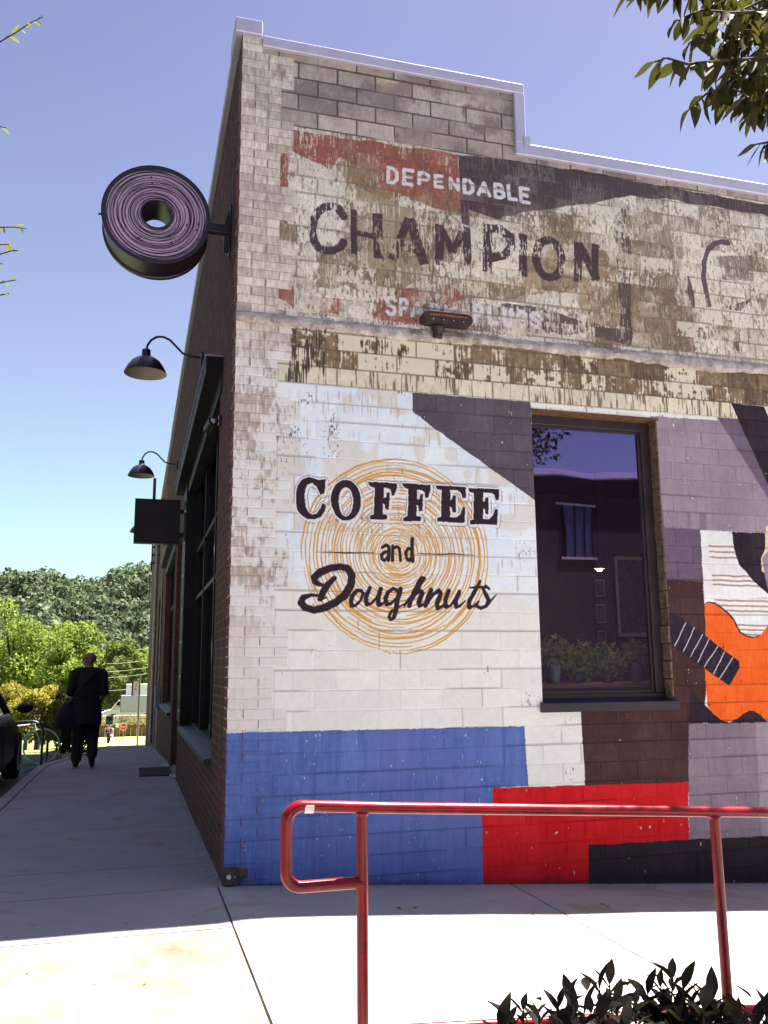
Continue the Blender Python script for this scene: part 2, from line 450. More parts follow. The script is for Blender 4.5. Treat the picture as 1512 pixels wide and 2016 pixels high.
def stroke_mask(pts, w, out=None, butt=False):
    m = np.zeros((IH, IW), np.float32) if out is None else out
    pts = np.array(pts); ws = w if isinstance(w, (list, tuple)) else [w] * len(pts)
    for k in range(len(pts) - 1):
        a, b = pts[k], pts[k + 1]; r = max(ws[k], ws[k + 1]) / 2
        s = win(min(a[0], b[0]) - r, max(a[0], b[0]) + r, min(a[1], b[1]) - r, max(a[1], b[1]) + r)
        if s[0].stop <= s[0].start or s[1].stop <= s[1].start: continue
        X, Z = XW[s] - a[0], ZW[s] - a[1]; d = b - a; L2 = max(d @ d, 1e-12)
        t0_ = (X * d[0] + Z * d[1]) / L2; t = np.clip(t0_, 0, 1)
        dist = np.hypot(X - t * d[0], Z - t * d[1]); rr = (ws[k] + (ws[k + 1] - ws[k]) * t) / 2
        q_ = np.clip((rr - dist) / TEX + 0.5, 0, 1)
        if butt: q_ = q_ * ((t0_ > 0) & (t0_ < 1))
        m[s] = np.maximum(m[s], q_)
    return m
def P_(l, ox=0, oy=0, sc=1.0): return [wxz(ox + x / sc, oy + y / sc) for x, y in l]
IMG = np.zeros((IH, IW, 3), np.float32)
def lay(mask, col, op=1.0):
    global IMG
    mask = np.broadcast_to(np.asarray(mask, np.float32), (IH, IW))
    r_, c_ = np.flatnonzero(mask.any(1)), np.flatnonzero(mask.any(0))
    if not len(r_): return
    s = (slice(r_[0], r_[-1] + 1), slice(c_[0], c_[-1] + 1))
    a = (mask[s] * op)[..., None]
    IMG[s] = IMG[s] * (1 - a) + np.array(col, np.float32) * a
# ---- bare tile: tone per tile, joints
row = np.floor((ZR0 - ZZ) / CRS).astype(int)
xoff = 0.13 + (row % 2) * TL / 2
colm = np.floor((XX - xoff) / TL).astype(int)
tid = (row * 131 + colm * 17) % 4096
TR = prng.random(4096).astype(np.float32)[tid]; TR2 = prng.random(4096).astype(np.float32)[(tid * 7 + 13) % 4096]
dz = np.abs(((ZR0 - ZZ) / CRS) % 1.0 - 0.5); dz = (0.5 - dz) * CRS
dxj = ((XX - xoff) / TL) % 1.0; dxj = (0.5 - np.abs(dxj - 0.5)) * TL
BED = (dz < 0.007).astype(np.float32) * np.ones_like(XX); HEAD = ((dxj < 0.006) & (dz >= 0)).astype(np.float32)
JOINT = np.maximum(BED, HEAD)
tone = (TR - 0.5) * 34 + (MID - 0.5) * 46 + (FINE - 0.5) * 26 + (COMB - 0.5) * 14
IMG[:] = np.array([180, 165, 160], np.float32) + tone[..., None] * np.array([1, 0.98, 0.94], np.float32)
ONE = np.ones((IH, IW), np.float32)
GRAIN0 = vnoise(0.02, 0.01)
# dark soot patches on some of the bare tiles at the top
lay(sstep(0.62, 0.8, MID) * (TR2 > 0.55) * (ZZ > 5.4), (112, 98, 98), 0.75)
lay(sstep(0.55, 0.75, fbm(0.3, 4)) * (ZZ > 5.85), (205, 180, 135), 0.45)
lay(sstep(0.47, 0.66, 0.75 * fbm(0.3, 4) + 0.15 * TR2 + 0.1 * GRAIN0) * (ZZ > 5.4), (122, 107, 104), 0.65)
lay((vnoise(0.014, 0.012) > 0.93) * sstep(.45, .6, MID) * (ZZ > 5.38), (84, 70, 70), 0.7)
lay(JOINT * (ZZ > 5.38) * sstep(0.10, 0.5, vnoise(0.12, 0.3)), (88, 75, 72), 0.88)
# ---- ghost sign zone
ghost = (ZZ < 5.402) & (ZZ > 3.80)
cream = np.array([224, 214, 203], np.float32)
g_m = ghost * ONE
lay(g_m, cream, 0.85)
IMG += (g_m * ((TR - 0.5) * 26 + (FINE - 0.5) * 50 + (MID - 0.5) * 30 + (COMB - 0.5) * 22))[..., None]
stain = sstep(0.54, 0.66, 0.55 * BIG + 0.25 * MID + 0.2 * TR2)
lay(stain * g_m, (146, 127, 104), 0.75)
A2 = lambda l: P_(l, 440, 240, 2.8)
A3 = lambda l: P_(l, 900, 240, 2.4706)
GRAIN = 0.5 * vnoise(0.014, 0.007) + 0.5 * vnoise(0.035, 0.014)
wear = 0.16 * FINE + 0.22 * GRAIN + 0.22 * COMB + 0.26 * MID + 0.14 * TR2
warp(0.20)
olive = poly_mask(A2([(640, 160), (900, 240), (930, 420), (1180, 500), (1160, 760), (1230, 880), (900, 930), (510, 900), (520, 720), (690, 620), (660, 420)]))
lay(olive * sstep(0.34, 0.52, wear + 0.12), (141, 121, 95), 0.7)
ol2 = poly_mask(A3([(300, 480), (560, 430), (860, 420), (880, 800), (850, 1030), (620, 980), (600, 820), (340, 850), (40, 880), (60, 760), (300, 740)]))
lay(ol2 * sstep(0.40, 0.55, wear + 0.10), (150, 128, 97), 0.72)
br3 = poly_mask(A3([(860, 420), (1180, 470), (1100, 760), (1170, 900), (1180, 1120), (1050, 1080), (1000, 850), (880, 760)]))
lay(br3 * sstep(0.36, 0.55, wear + 0.08 + 0.1 * (STREAK - 0.5)), (137, 117, 103), 0.75)
warp(0.05)
red1 = poly_mask(A2([(300, 30), (560, 70), (1300, 180), (1312, 500), (1170, 480), (930, 380), (860, 360), (840, 290), (640, 190), (590, 260), (380, 160), (310, 110)]))
red1 = poly_mask(A2([(300, 100), (370, 105), (360, 560), (305, 530)]), red1)
red1 = poly_mask(A2([(275, 840), (375, 850), (385, 1040), (370, 1010), (285, 960)]), red1)
lay(red1 * sstep(0.37, 0.50, wear + 0.05), (152, 82, 72), 0.9)
lay(poly_mask(A2([(650, 170), (840, 250), (860, 350), (1300, 420), (1310, 500), (900, 420), (680, 330)])) * sstep(0.3, .5, wear + .1), (140, 106, 80), 0.55)
red2 = poly_mask(A2([(520, 960), (630, 970), (640, 1070), (530, 1050)])); red2 = poly_mask(A2([(800, 930), (960, 920), (1240, 900), (1330, 950), (1320, 1110), (1060, 1120), (800, 1110), (840, 990)]), red2)
lay(red2 * sstep(0.42, 0.56, wear + 0.03), (152, 90, 78), 0.85)
dark1 = poly_mask(A3([(8, 160), (400, 205), (1512, 400), (1760, 440), (1760, 500), (1512, 455), (1130, 395), (830, 355), (640, 405), (230, 455), (215, 470), (60, 420), (50, 500), (15, 490)]))
lay(dark1 * sstep(0.28, 0.42, wear + 0.15), (74, 61, 72), 0.96)
warp(0.09)
dark2 = poly_mask(A3([(760, 420), (815, 420), (850, 700), (860, 1085), (800, 1060), (795, 760), (770, 650)])); 
dark2 = poly_mask(A3([(35, 800), (60, 880), (240, 890), (430, 900), (470, 920), (640, 985), (840, 1010), (850, 1090), (620, 1040), (420, 1030), (60, 1000), (30, 900)]), dark2)
lay(dark2 * sstep(0.44, 0.54, wear + 0.04), (72, 58, 66), 0.85)
lay(poly_mask(A3([(60, 600), (180, 520), (160, 760), (190, 900), (330, 860), (330, 640), (290, 560), (250, 500), (40, 520)])) * sstep(.5, .4, wear), (222, 213, 202), 0.7)
lay(poly_mask(A3([(520, 640), (610, 500), (760, 470), (770, 700), (700, 620), (600, 690), (780, 820), (640, 800)])) * sstep(.6, .4, wear), (222, 213, 202), 0.75)
lay(poly_mask(A3([(1170, 640), (1290, 600), (1280, 1110), (1180, 1110)])) * ONE, (222, 214, 204), 0.6)
patch = 0.34 * fbm(0.10, 3) + 0.26 * COMB + 0.40 * fbm(0.45, 3)
keepm = np.clip(1 - 0.75 * np.maximum(red1, dark1), 0, 1)
lay(g_m * keepm * sstep(0.545, 0.585, patch), (224, 214, 203), 0.75)
lay(g_m * sstep(0.56, 0.62, 0.25 * GRAIN + 0.25 * fbm(0.09, 3) + 0.22 * COMB2 + 0.28 * BIG), (96, 81, 74), 0.5)
lay(g_m * keepm * (TR2 > 0.72) * sstep(0.40, 0.56, 0.5 * GRAIN + 0.5 * MID), (112, 96, 84), 0.55)
lay(g_m * sstep(0.50, 0.60, 0.30 * GRAIN + 0.30 * COMB + 0.40 * fbm(0.3, 3)), (112, 96, 86), 0.22)
lay(g_m * keepm * (TR < 0.22) * sstep(0.58, 0.44, 0.5 * GRAIN + 0.5 * MID), (234, 227, 218), 0.7)
warp(0.05)
# faded figure at the right edge: cap outline, shadow of a face
cap = stroke_mask(A3([(1320, 590), (1270, 590), (1225, 620), (1205, 680), (1205, 760), (1220, 840), (1225, 890)]), 0.05)
lay(cap * sstep(0.36, 0.48, wear + 0.05), (84, 70, 78), 0.88)
lay(poly_mask(A3([(1270, 660), (1430, 640), (1440, 780), (1290, 770)])) * sstep(0.38, 0.6, wear + STREAK * 0.1), (116, 100, 96), 0.8)
lay(stroke_mask(A3([(1310, 905), (1370, 900), (1420, 865)]), [0.03, 0.07, 0.02]) * sstep(0.4, 0.5, wear + .05), (84, 70, 70), 0.85)
lay(poly_mask(A3([(1340, 1070), (1440, 1060), (1450, 1140), (1360, 1110)])) * sstep(0.5, 0.6, STREAK), (96, 82, 78), 0.85)
lay(stroke_mask(A3([(1128, 760), (1140, 830), (1150, 900)]), [0.03, 0.06, 0.03]), (84, 72, 74), 0.8)
XW, ZW = XX + wob1, ZZ + wob2
# words
GLY = {'D': [[(0, 0), (0, 1), (.55, 1), (.95, .75), (.95, .25), (.55, 0), (0, 0)]], 'E': [[(1, 1), (0, 1), (0, 0), (1, 0)], [(0, .52), (.85, .52)]],
       'P': [[(0, 0), (0, 1), (.65, 1), (1, .85), (1, .6), (.65, .45), (0, .45)]], 'N': [[(0, 0), (0, 1), (1, 0), (1, 1)]],
       'A': [[(0, 0), (.5, 1), (1, 0)], [(.2, .3), (.8, .3)]], 'B': [[(0, 0), (0, 1), (.6, 1), (.9, .85), (.9, .65), (.6, .52), (0, .52)], [(.6, .52), (1, .38), (1, .15), (.6, 0), (0, 0)]],
       'L': [[(0, 1), (0, 0), (1, 0)]], 'S': [[(1, .85), (.7, 1), (.25, 1), (0, .8), (.1, .6), (.9, .42), (1, .2), (.75, 0), (.3, 0), (0, .15)]],
       'R': [[(0, 0), (0, 1), (.65, 1), (1, .85), (1, .6), (.65, .48), (0, .48)], [(.55, .48), (1, 0)]], 'K': [[(0, 0), (0, 1)], [(1, 1), (.05, .45), (1, 0)]],
       'U': [[(0, 1), (0, .25), (.25, 0), (.75, 0), (1, .25), (1, 1)]], 'G': [[(1, .82), (.7, 1), (.3, 1), (0, .75), (0, .25), (.3, 0), (.75, 0), (1, .2), (1, .48), (.6, .48)]]}
def word(chars, boxes, tr, w, out):
    for ch, (x0, y0, x1, y1) in zip(chars, boxes):
        (a, t), (b, u) = tr([(x0, y0), (x1, y1)])
        ww = w
        for st in GLY[ch]: stroke_mask([(a + ww / 2 + q[0] * (b - a - ww), u + ww / 2 + q[1] * (t - u - ww)) for q in st], ww, out)
    return out
wm = np.zeros((IH, IW), np.float32)
word('DEPEN', [(897, 240, 970, 350), (985, 252, 1055, 360), (1068, 268, 1142, 362), (1158, 285, 1215, 372), (1240, 300, 1305, 385)], A2, 0.030, wm)
word('DABLE', [(25, 272, 88, 362), (92, 284, 168, 372), (175, 292, 236, 380), (241, 300, 295, 388), (300, 312, 358, 402)], A3, 0.033, wm)
lay(wm * sstep(0.28, 0.38, wear + 0.03), (224, 220, 228), 0.95)
wm = np.zeros((IH, IW), np.float32)
word('SPARK', [(893, 955, 957, 1075), (965, 965, 1022, 1080), (1030, 985, 1112, 1085), (1135, 995, 1195, 1085), (1215, 1005, 1290, 1090)], A2, 0.03, wm)
word('PLUGS', [(72, 880, 130, 985), (145, 892, 205, 990), (220, 900, 278, 1003), (285, 910, 348, 1008), (352, 918, 412, 1012)], A3, 0.036, wm)
lay(wm * sstep(0.36, 0.48, wear + 0.02), (220, 214, 220), 0.93)
ch = np.zeros((IH, IW), np.float32); k2 = 1 / 2.8 * 0.00366; k3 = 1 / 2.47 * 0.0041
stroke_mask(A2([(662, 520), (640, 480), (605, 466), (560, 468), (518, 500), (496, 550), (490, 605), (498, 655), (520, 690), (560, 710), (610, 708), (645, 692), (662, 665)]), 48 * k2, ch)
for l, w in (([(720, 480), (720, 730)], 34), ([(850, 505), (856, 755)], 54), ([(735, 612), (830, 630)], 30), ([(1022, 535), (932, 760)], 46), ([(1028, 535), (1108, 785)], 54), ([(965, 690), (1075, 705)], 44),
             ([(1190, 565), (1190, 790)], 50), ([(1195, 575), (1262, 720), (1335, 580)], 42), ([(1342, 580), (1346, 800)], 46)): stroke_mask(A2(l), w * k2 * 1.12, ch, True)
for l, w in (([(150, 500), (146, 732)], 42), ([(150, 515), (210, 522), (258, 560), (262, 610), (235, 650), (160, 662)], 40), ([(320, 545), (322, 752)], 40), ([(590, 585), (588, 780)], 40), ([(592, 590), (680, 770)], 42), ([(672, 595), (672, 775)], 36)): stroke_mask(A3(l), w * k3 * 1.1, ch, len(l) == 2)
stroke_mask(A3([(447 + 62 * math.cos(a / 24 * 2 * PI), 667 + 90 * math.sin(a / 24 * 2 * PI) + 10 * math.cos(a / 24 * 2 * PI)) for a in range(25)]), 42 * k3, ch)
lay(ch * sstep(0.41, 0.50, wear + 0.035), (70, 56, 63), 0.92)
lay(JOINT * g_m * sstep(0.35, 0.6, vnoise(0.1, 0.25)), (122, 106, 98), 0.5)
specks = (vnoise(0.012, 0.010) > 0.90) * sstep(0.45, 0.6, MID)
lay(specks * g_m, (82, 68, 66), 0.7)
# ---- stained rows under the ledge
z12, z14, z15 = ZR0 - 12 * CRS, ZR0 - 14 * CRS, ZR0 - 15 * CRS
rows = ((ZZ <= z12 + 0.02) & (ZZ > z14)) * ONE * (XX > 0.30)
lay(rows, (133, 115, 92), 1.0)
lay(rows * (TR > 0.55), (104, 88, 74), 0.8)
IMG += (rows * ((FINE - .5) * 50 + (COMB - .5) * 34))[..., None]
chip = sstep(0.50, 0.56, 0.12 * STREAK + 0.14 * COMB + 0.20 * FINE + 0.34 * MID + 0.20 * TR2 + 0.20 * np.clip(1.5 - XX, -0.6, 1.2) * (vnoise(0.2, 0.5)) + 0.05 * (row == 13))
lay(rows * chip, (226, 216, 200), 0.95)
crow = ((ZZ <= z14) & (ZZ > z15)) * ONE * (XX > 0.30)
lay(crow, (221, 211, 192), 1.0)
IMG += (crow * ((FINE - .5) * 34 + (TR - .5) * 20))[..., None]
lay(crow * sstep(0.58, 0.64, 0.5 * STREAK + 0.3 * COMB + 0.2 * MID + 0.1 * np.clip(XX - 2.2, 0, 0.6)), (120, 101, 84), 0.85)
lay(((ZZ < z12 + .02) & (ZZ > 2.95)) * ONE * (XX > 0.38) * (XX < 0.66) * sstep(0.50, 0.58, MID * .6 + COMB * .4 - 0.35 * np.clip(3.3 - ZZ, 0, 1)), (62, 50, 48), 0.9)
lay(JOINT * (rows + crow), (96, 80, 66), 0.5)
# ---- white paint
white = (ZZ <= z15) * ONE * (XX > 0.29)
lay(white, (234, 233, 230), 1.0)
blu = sstep(0.30, 0.5, XX + 0.1 * MID) * sstep(2.6, 1.9, XX + 0.6 * (BIG - 0.5)) * sstep(1.75, 2.05, ZZ + 0.5 * (MID - 0.5))
lay(white * blu, (228, 236, 250), 0.97)
tan_ = sstep(0.55, 0.62, 0.5 * vnoise(0.16, 0.13) + 0.5 * TR2) * (ZZ > 2.3) * white
lay(tan_, (218, 208, 198), 0.6)
lay(white * sstep(0.70, 0.76, 0.5 * COMB + 0.3 * vnoise(.1, .3) + 0.2 * STREAK) * (ZZ > 1.9), (196, 184, 178), 0.7)
fl = sstep(0.82, 0.86, 0.55 * vnoise(0.02, 0.006) + 0.45 * vnoise(0.12, 0.16) + 0.12 * np.clip(0.9 - XX, 0, 0.5) * (ZZ > 2.0) - 0.05 * (ZZ < 2.3))
lay(white * fl, (96, 82, 86), 0.8)
IMG += (white * ((TR - .5) * 8 + (FINE - .5) * 12 + (MID - 0.5) * 9))[..., None]
bedgate = sstep(0.42, 0.62, vnoise(0.14, 0.45))
lay(white * BED * bedgate, (160, 150, 154), 0.5)
lay(white * HEAD * sstep(0.6, 0.75, vnoise(0.2, 0.2)), (186, 174, 170), 0.5)
# ---- brick pier at the corner (bare brick, whitewashed downwards)
bm_ = (XX < 0.40 + 0.0 * ZZ) * ONE * (ZZ > 0.9)
bh = 0.06775; br = np.floor((ZR0 - ZZ) / bh).astype(int); bc = np.floor((XX + (br % 3) * 0.053) / 0.108).astype(int)
BR = np.zeros((IH, IW), np.float32); BE = np.zeros((IH, IW), np.float32)
PIER = []
for k in range(int((6.105 + 0.4) / bh)):
    zt = ZR0 + 0.7025 - k * bh; zb = zt - bh
    n = int(math.floor((ZR0 - (zt + zb) / 2) / CRS)); wide = (n // 2) % 2 == 0
    seq = ([0.203, 0.203] if k % 2 else [0.102, 0.203, 0.102]) if wide else ([0.203, 0.102] if k % 2 else [0.102, 0.203])
    if k % 5 == 2: seq = [0.102, 0.102] + ([0.203] if wide else [0.102])
    if zt > 6.03: seq = [0.157]
    PIER.append((zb, zt, seq)); x = 0.0
    for w_ in seq:
        s_ = (slice(max(0, int((zb - IZ0) / TEX)), max(0, int((zt - IZ0) / TEX))), slice(int((x - IX0) / TEX) if x > 0 else 0, int((x + w_ - IX0) / TEX)))
        BR[s_] = prng.random(); BE[s_] = 1; BE[s_][:1] = 0.3; BE[s_][:, :1] = 0.3; x += w_
edge = (BE > 0) * sstep(0.46, 0.36, XX + 0.10 * (MID - .5))
bcol = np.array([208, 195, 188], np.float32)
lay(bm_ * edge, bcol, 0.95)
IMG += (bm_ * edge * ((BR - .5) * 34 + (MID - .5) * 34 + (COMB2 - .5) * 44 + (FINE - .5) * 24))[..., None]
lay(bm_ * edge * (BE == 0.3).astype(np.float32), (120, 104, 98), 0.6)
lay(bm_ * edge * sstep(0.50, 0.62, MID * .5 + BR * .3 + 0.2 * FINE) * sstep(4.2, 2.4, ZZ), (230, 226, 226), 0.85)
lay(bm_ * edge * sstep(0.44, 0.56, 0.5 * MID + 0.3 * FINE + 0.2 * COMB2 + 0.35 * (XX - 0.15)) * sstep(3.9, 3.2, ZZ), (230, 229, 233), 0.8)
lay(bm_ * edge * sstep(2.0, 1.4, ZZ), (229, 224, 221), 0.85)
lay(bm_ * sstep(0.60, 0.72, vnoise(.5, .2) * .6 + .4 * MID) * (ZZ > 5.5), (122, 92, 88), 0.7)
# ---- mural colours
def flat(pts, col, wearing=0.0, hl=0.0):
    m = poly_mask(P_(pts)); a = m
    if wearing: a = m * sstep(0.20, 0.24 + wearing, 0.5 * FINE + 0.3 * COMB + 0.2 * MID)
    lay(a, col, 1.0)
    global IMG
    IMG += (m * ((MID - .5) * 20 + (BIG - .5) * 16 + (FINE - .5) * 12 + (TR - .5) * 8 + (COMB - .5) * 8 + (STREAK - .5) * hl))[..., None]
    lay(m * BED * bedgate, tuple(c * 0.72 for c in col), 0.6)
GREY, MGREY, DGREY, BLACK, BROWN = (152, 136, 152), (110, 96, 116), (92, 82, 96), (46, 33, 46), (72, 44, 44)
flat([(813, 774), (1044, 791), (1060, 985), (1052, 984), (813, 812)], DGREY, 0.04)
flat([(1280, 819), (1432, 829), (1560, 1046), (1700, 1100), (1700, 1175), (1400, 1150), (1302, 1143)], GREY, 0.02, 10)
flat([(1302, 1041), (1386, 1044), (1390, 1149), (1305, 1143)], (106, 88, 110), 0.02)
lay(poly_mask(P_([(1296, 1002), (1390, 1010), (1392, 1048), (1300, 1046)])) * sstep(.45, .6, STREAK), (110, 92, 112), 0.55)
flat([(1412, 822), (1456, 825), (1560, 1050), (1530, 1010), (1470, 912)], MGREY, 0.02)
flat([(1439, 794), (1760, 825), (1760, 1240), (1540, 1010), (1508, 945), (1462, 845)], BLACK, 0.02)
flat([(1505, 800), (1760, 825), (1760, 940), (1530, 860)], (216, 205, 192), 0.1)
flat([(1300, 1140), (1392, 1147), (1396, 1300), (1385, 1426), (1700, 1420), (1700, 1560), (1355, 1560), (1153, 1562), (1144, 1400), (1068, 1390), (1330, 1390)], BROWN, 0.02)
flat([(1379, 1043), (1700, 1060), (1700, 1290), (1560, 1290), (1388, 1210)], (240, 238, 242), 0.02)
for yy in (1075, 1086, 1097, 1133, 1142, 1151, 1181, 1191, 1201, 1229, 1238, 1247, 1268, 1277):
    lay(stroke_mask(P_([(1396 + (yy - 1075) * 0.12, yy), (1520, yy + 4), (1690, yy + 12)]), 0.013), (164, 134, 112), 0.9)
flat([(1441, 1047), (1700, 1060), (1700, 1240), (1560, 1190), (1512, 1170), (1478, 1138), (1456, 1112), (1446, 1082)], BLACK, 0.02)
flat([(1508, 1036), (1530, 1030), (1560, 1040), (1700, 1060), (1700, 1200), (1560, 1160), (1500, 1125), (1498, 1100), (1506, 1080)], (222, 206, 178), 0.02)
flat([(1500, 1100), (1515, 1080), (1540, 1120), (1512, 1160)], GREY, 0.0)
Q = lambda l: [(1000 + x / 2.953, 1080 + y / 2.953) for x, y in l]
flat(Q([(1058, 795), (1100, 858), (1165, 930), (1240, 998), (1285, 1010), (1330, 990), (1370, 960), (1405, 943), (1430, 945), (1470, 968), (1512, 1012), (1700, 1100), (2000, 1100), (2000, 1030), (1055, 1014)]), BLACK, 0.0)
body = Q([(1143, 322), (1165, 313), (1200, 320), (1240, 345), (1285, 385), (1310, 415), (1330, 455), (1350, 490), (1385, 512), (1425, 518), (1465, 508), (1490, 485), (1512, 445), (1560, 370), (1640, 320), (1740, 300), (1900, 400), (1960, 600), (1940, 850), (1850, 1010), (1700, 1080), (1580, 1060), (1512, 1010), (1490, 988), (1465, 965), (1430, 945), (1405, 943), (1370, 960), (1330, 990), (1280, 1008), (1235, 995), (1190, 960), (1160, 915), (1152, 800), (1145, 705), (1150, 500)])
lay(poly_mask([(x, z) for x, z in P_([(p[0] + (1.8 if i < 20 else 0), p[1] - 2.2) for i, p in enumerate(body)])]), BLACK, 1.0)
flat(body, (244, 104, 38), 0.015, 8)
flat(Q([(930, 366), (1010, 400), (1170, 525), (1345, 655), (1350, 690), (1287, 797), (1140, 697), (1000, 597), (936, 560)]), (42, 34, 50), 0.0)
for a, b in (((1035, 432), (968, 568)), ((1083, 460), (1020, 598)), ((1132, 500), (1062, 630)), ((1170, 528), (1107, 662)), ((1223, 568), (1142, 690)), ((1263, 600), (1197, 728)), ((1310, 635), (1230, 757))):
    lay(stroke_mask(P_(Q([a, b])), 0.008), (232, 224, 226), 0.95)
flat([(1356, 1425), (1700, 1418), (1800, 1700), (1356, 1660)], (138, 123, 138), 0.02, 6)
flat([(1488, 1424), (1700, 1418), (1700, 1660), (1500, 1655)], (158, 146, 158), 0.02)
flat([(425, 1445), (600, 1439), (1032, 1430), (1040, 1548), (985, 1551), (985, 1780), (420, 1800)], (92, 116, 184), 0.05, 24)
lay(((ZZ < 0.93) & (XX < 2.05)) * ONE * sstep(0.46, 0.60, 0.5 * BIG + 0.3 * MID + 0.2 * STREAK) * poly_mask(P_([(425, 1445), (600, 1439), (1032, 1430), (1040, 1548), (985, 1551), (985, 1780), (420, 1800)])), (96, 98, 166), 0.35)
lay(((ZZ < 0.95) & (XX < 2.1)) * ONE * (vnoise(0.03, 0.006) > 0.965) * sstep(0.5, 0.7, vnoise(.15, .25)), (180, 196, 230), 0.6)
flat([(970, 1552), (1355, 1540), (1356, 1665), (1170, 1672), (1170, 1800), (953, 1800), (949, 1600), (970, 1598)], (212, 24, 34), 0.03, 10)
flat([(1158, 1664), (1355, 1653), (1512, 1646), (1800, 1635), (1800, 1900), (1160, 1800)], (46, 34, 44), 0.02)
flat([(1700, 1060), (2000, 1060), (2000, 1420), (1700, 1420)], GREY, 0.02)
# grime at the foot of the wall
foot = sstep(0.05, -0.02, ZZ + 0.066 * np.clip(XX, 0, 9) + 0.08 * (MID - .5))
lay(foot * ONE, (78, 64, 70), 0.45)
# ---- new sign: amber rings
C5 = lambda l: P_(l, 560, 900, 3.36)
ccx, ccz = C5([(752, 640)])[0]; Rr = 0.5 * (C5([(1390, 640)])[0][0] - C5([(115, 640)])[0][0])
rm = np.zeros((IH, IW), np.float32); r = 0.012; rr_ = random.Random(3)
while r < Rr:
    a0 = rr_.random() * 2 * PI; tot = 0
    while tot < 2 * PI:
        span = rr_.uniform(0.7, 2.2); a1 = a0 + span; n = max(6, int(span * 14)); dr0, dr1 = rr_.uniform(-.012, .012), rr_.uniform(-.012, .012)
        w0 = 0.0040 + 0.0088 * min(1, r / Rr * 1.2) * rr_.random(); ph = rr_.random() * 6
        pts = []; ws = []
        for q in range(n + 1):
            t = q / n; a = a0 + (a1 - a0) * t; rr2 = r + (dr0 * (1 - t) + dr1 * t) * min(1, r / 0.25) + 0.004 * math.sin(5 * a + ph) * min(1, r / .2)
            pts.append((ccx + rr2 * math.cos(a), ccz + rr2 * math.sin(a))); ws.append(0.0025 + w0 * math.sin(PI * min(max(t, .04), .96)) ** 0.5)
        stroke_mask(pts, ws, rm); a0 = a1 + rr_.uniform(-0.15, 0.1); tot += span
    r += rr_.uniform(0.009, 0.014) + 0.018 * min(1, r / Rr)
lay(rm * sstep(0.16, 0.24, wear), (214, 152, 60), 0.95)
lt = np.zeros((IH, IW), np.float32)
def letter(pts): poly_mask(C5(pts), lt)
letter([(272, 145), (228, 150), (205, 140), (160, 132), (120, 147), (92, 185), (77, 240), (75, 300), (88, 350), (115, 390), (150, 410), (200, 413), (245, 396), (268, 360), (277, 318), (250, 308), (240, 338), (215, 372), (185, 383), (158, 368), (141, 330), (133, 270), (138, 215), (155, 182), (185, 172), (212, 190), (228, 226), (240, 252), (265, 240), (272, 200)])
def ell(cx, cy_, rx, ry, n=28, tilt=0.06): return [(cx + rx * math.cos(2 * PI * k / n), cy_ + ry * math.sin(2 * PI * k / n) + tilt * rx * math.cos(2 * PI * k / n)) for k in range(n)]
ho = poly_mask(C5(ell(405, 295, 50, 95)))
om = poly_mask(C5(ell(407, 285, 101, 134))) * (1 - ho); lt = np.maximum(lt, om)
for dx_, dy_ in ((0, 0), (222, 12)):
    letter([(x + dx_, y + dy_) for x, y in [(552, 160), (742, 172), (744, 205), (728, 252), (712, 260), (702, 218), (684, 205), (655, 203), (655, 268), (672, 266), (676, 236), (696, 232), (692, 345), (670, 345), (664, 312), (652, 306), (652, 378), (682, 384), (682, 413), (565, 411), (565, 388), (592, 378), (597, 202), (566, 188)]])
for dx_, dy_ in ((0, 0), (216, 13)):
    letter([(x + dx_, y + dy_) for x, y in [(1000, 190), (1200, 197), (1200, 268), (1180, 272), (1168, 235), (1150, 222), (1100, 220), (1100, 282), (1112, 280), (1116, 255), (1134, 252), (1134, 365), (1114, 365), (1110, 335), (1098, 328), (1098, 398), (1140, 398), (1165, 372), (1182, 330), (1197, 334), (1192, 432), (1010, 430), (1010, 404), (1036, 398), (1040, 222), (1008, 214)]])
# thin drop line round each letter, then the letters
def shift(m, dx, dz): return np.roll(np.roll(m, dx, 1), -dz, 0)
def dil(m, k):
    o = m.copy()
    for a in range(-k, k + 1):
        for b in range(-k, k + 1):
            if a * a + b * b <= k * k: o = np.maximum(o, shift(m, a, b))
    return o
sl = win(0.3, 2.2, 2.3, 3.0); sub = lt[sl].copy()
def shf(m, dx, dz): return np.roll(np.roll(m, dx, 1), -dz, 0)
def dil2(m, k):
    o = m.copy()
    for a in range(-k, k + 1):
        for b in range(-k, k + 1):
            if a * a + b * b <= k * k + 0.5: o = np.maximum(o, shf(m, a, b))
    return o
sh_ = np.maximum(sub, shf(sub, 2, 3)); outl = np.clip(dil2(sh_, 4) - dil2(sh_, 3), 0, 1) * 0.9; gap = dil2(sh_, 3)
tmp = np.zeros((IH, IW), np.float32); tmp[sl] = gap; lay(tmp, (230, 230, 240), 0.8)
tmp = np.zeros((IH, IW), np.float32); tmp[sl] = outl; tmp[sl] *= (np.arange(tmp[sl].shape[1])[None] > 0); lay(tmp * sstep(0.25, 0.5, vnoise(.08, .08)), (60, 46, 58), 0.8)
kk = 0.00366 / 3.36 * 1.13
S_ = lambda l, w: stroke_mask(C5(l), [q * kk for q in w] if isinstance(w, list) else w * kk, lt)
# and
S_([(650, 598), (672, 585), (690, 600), (692, 640), (690, 685)], 20); S_([(690, 628), (660, 632), (642, 652), (645, 678), (662, 686), (690, 660)], 18)
S_([(716, 592), (716, 684)], 20); S_([(716, 612), (740, 594), (760, 602), (766, 628), (768, 682)], 18)
S_([(846, 538), (846, 640), (850, 688)], 22); S_([(846, 612), (822, 602), (806, 628), (810, 668), (826, 684), (846, 664)], 18)
S_([(255, 627), (400, 632), (592, 633)], [2, 8, 3]); S_([(890, 636), (1100, 642), (1255, 652)], [3, 8, 2])
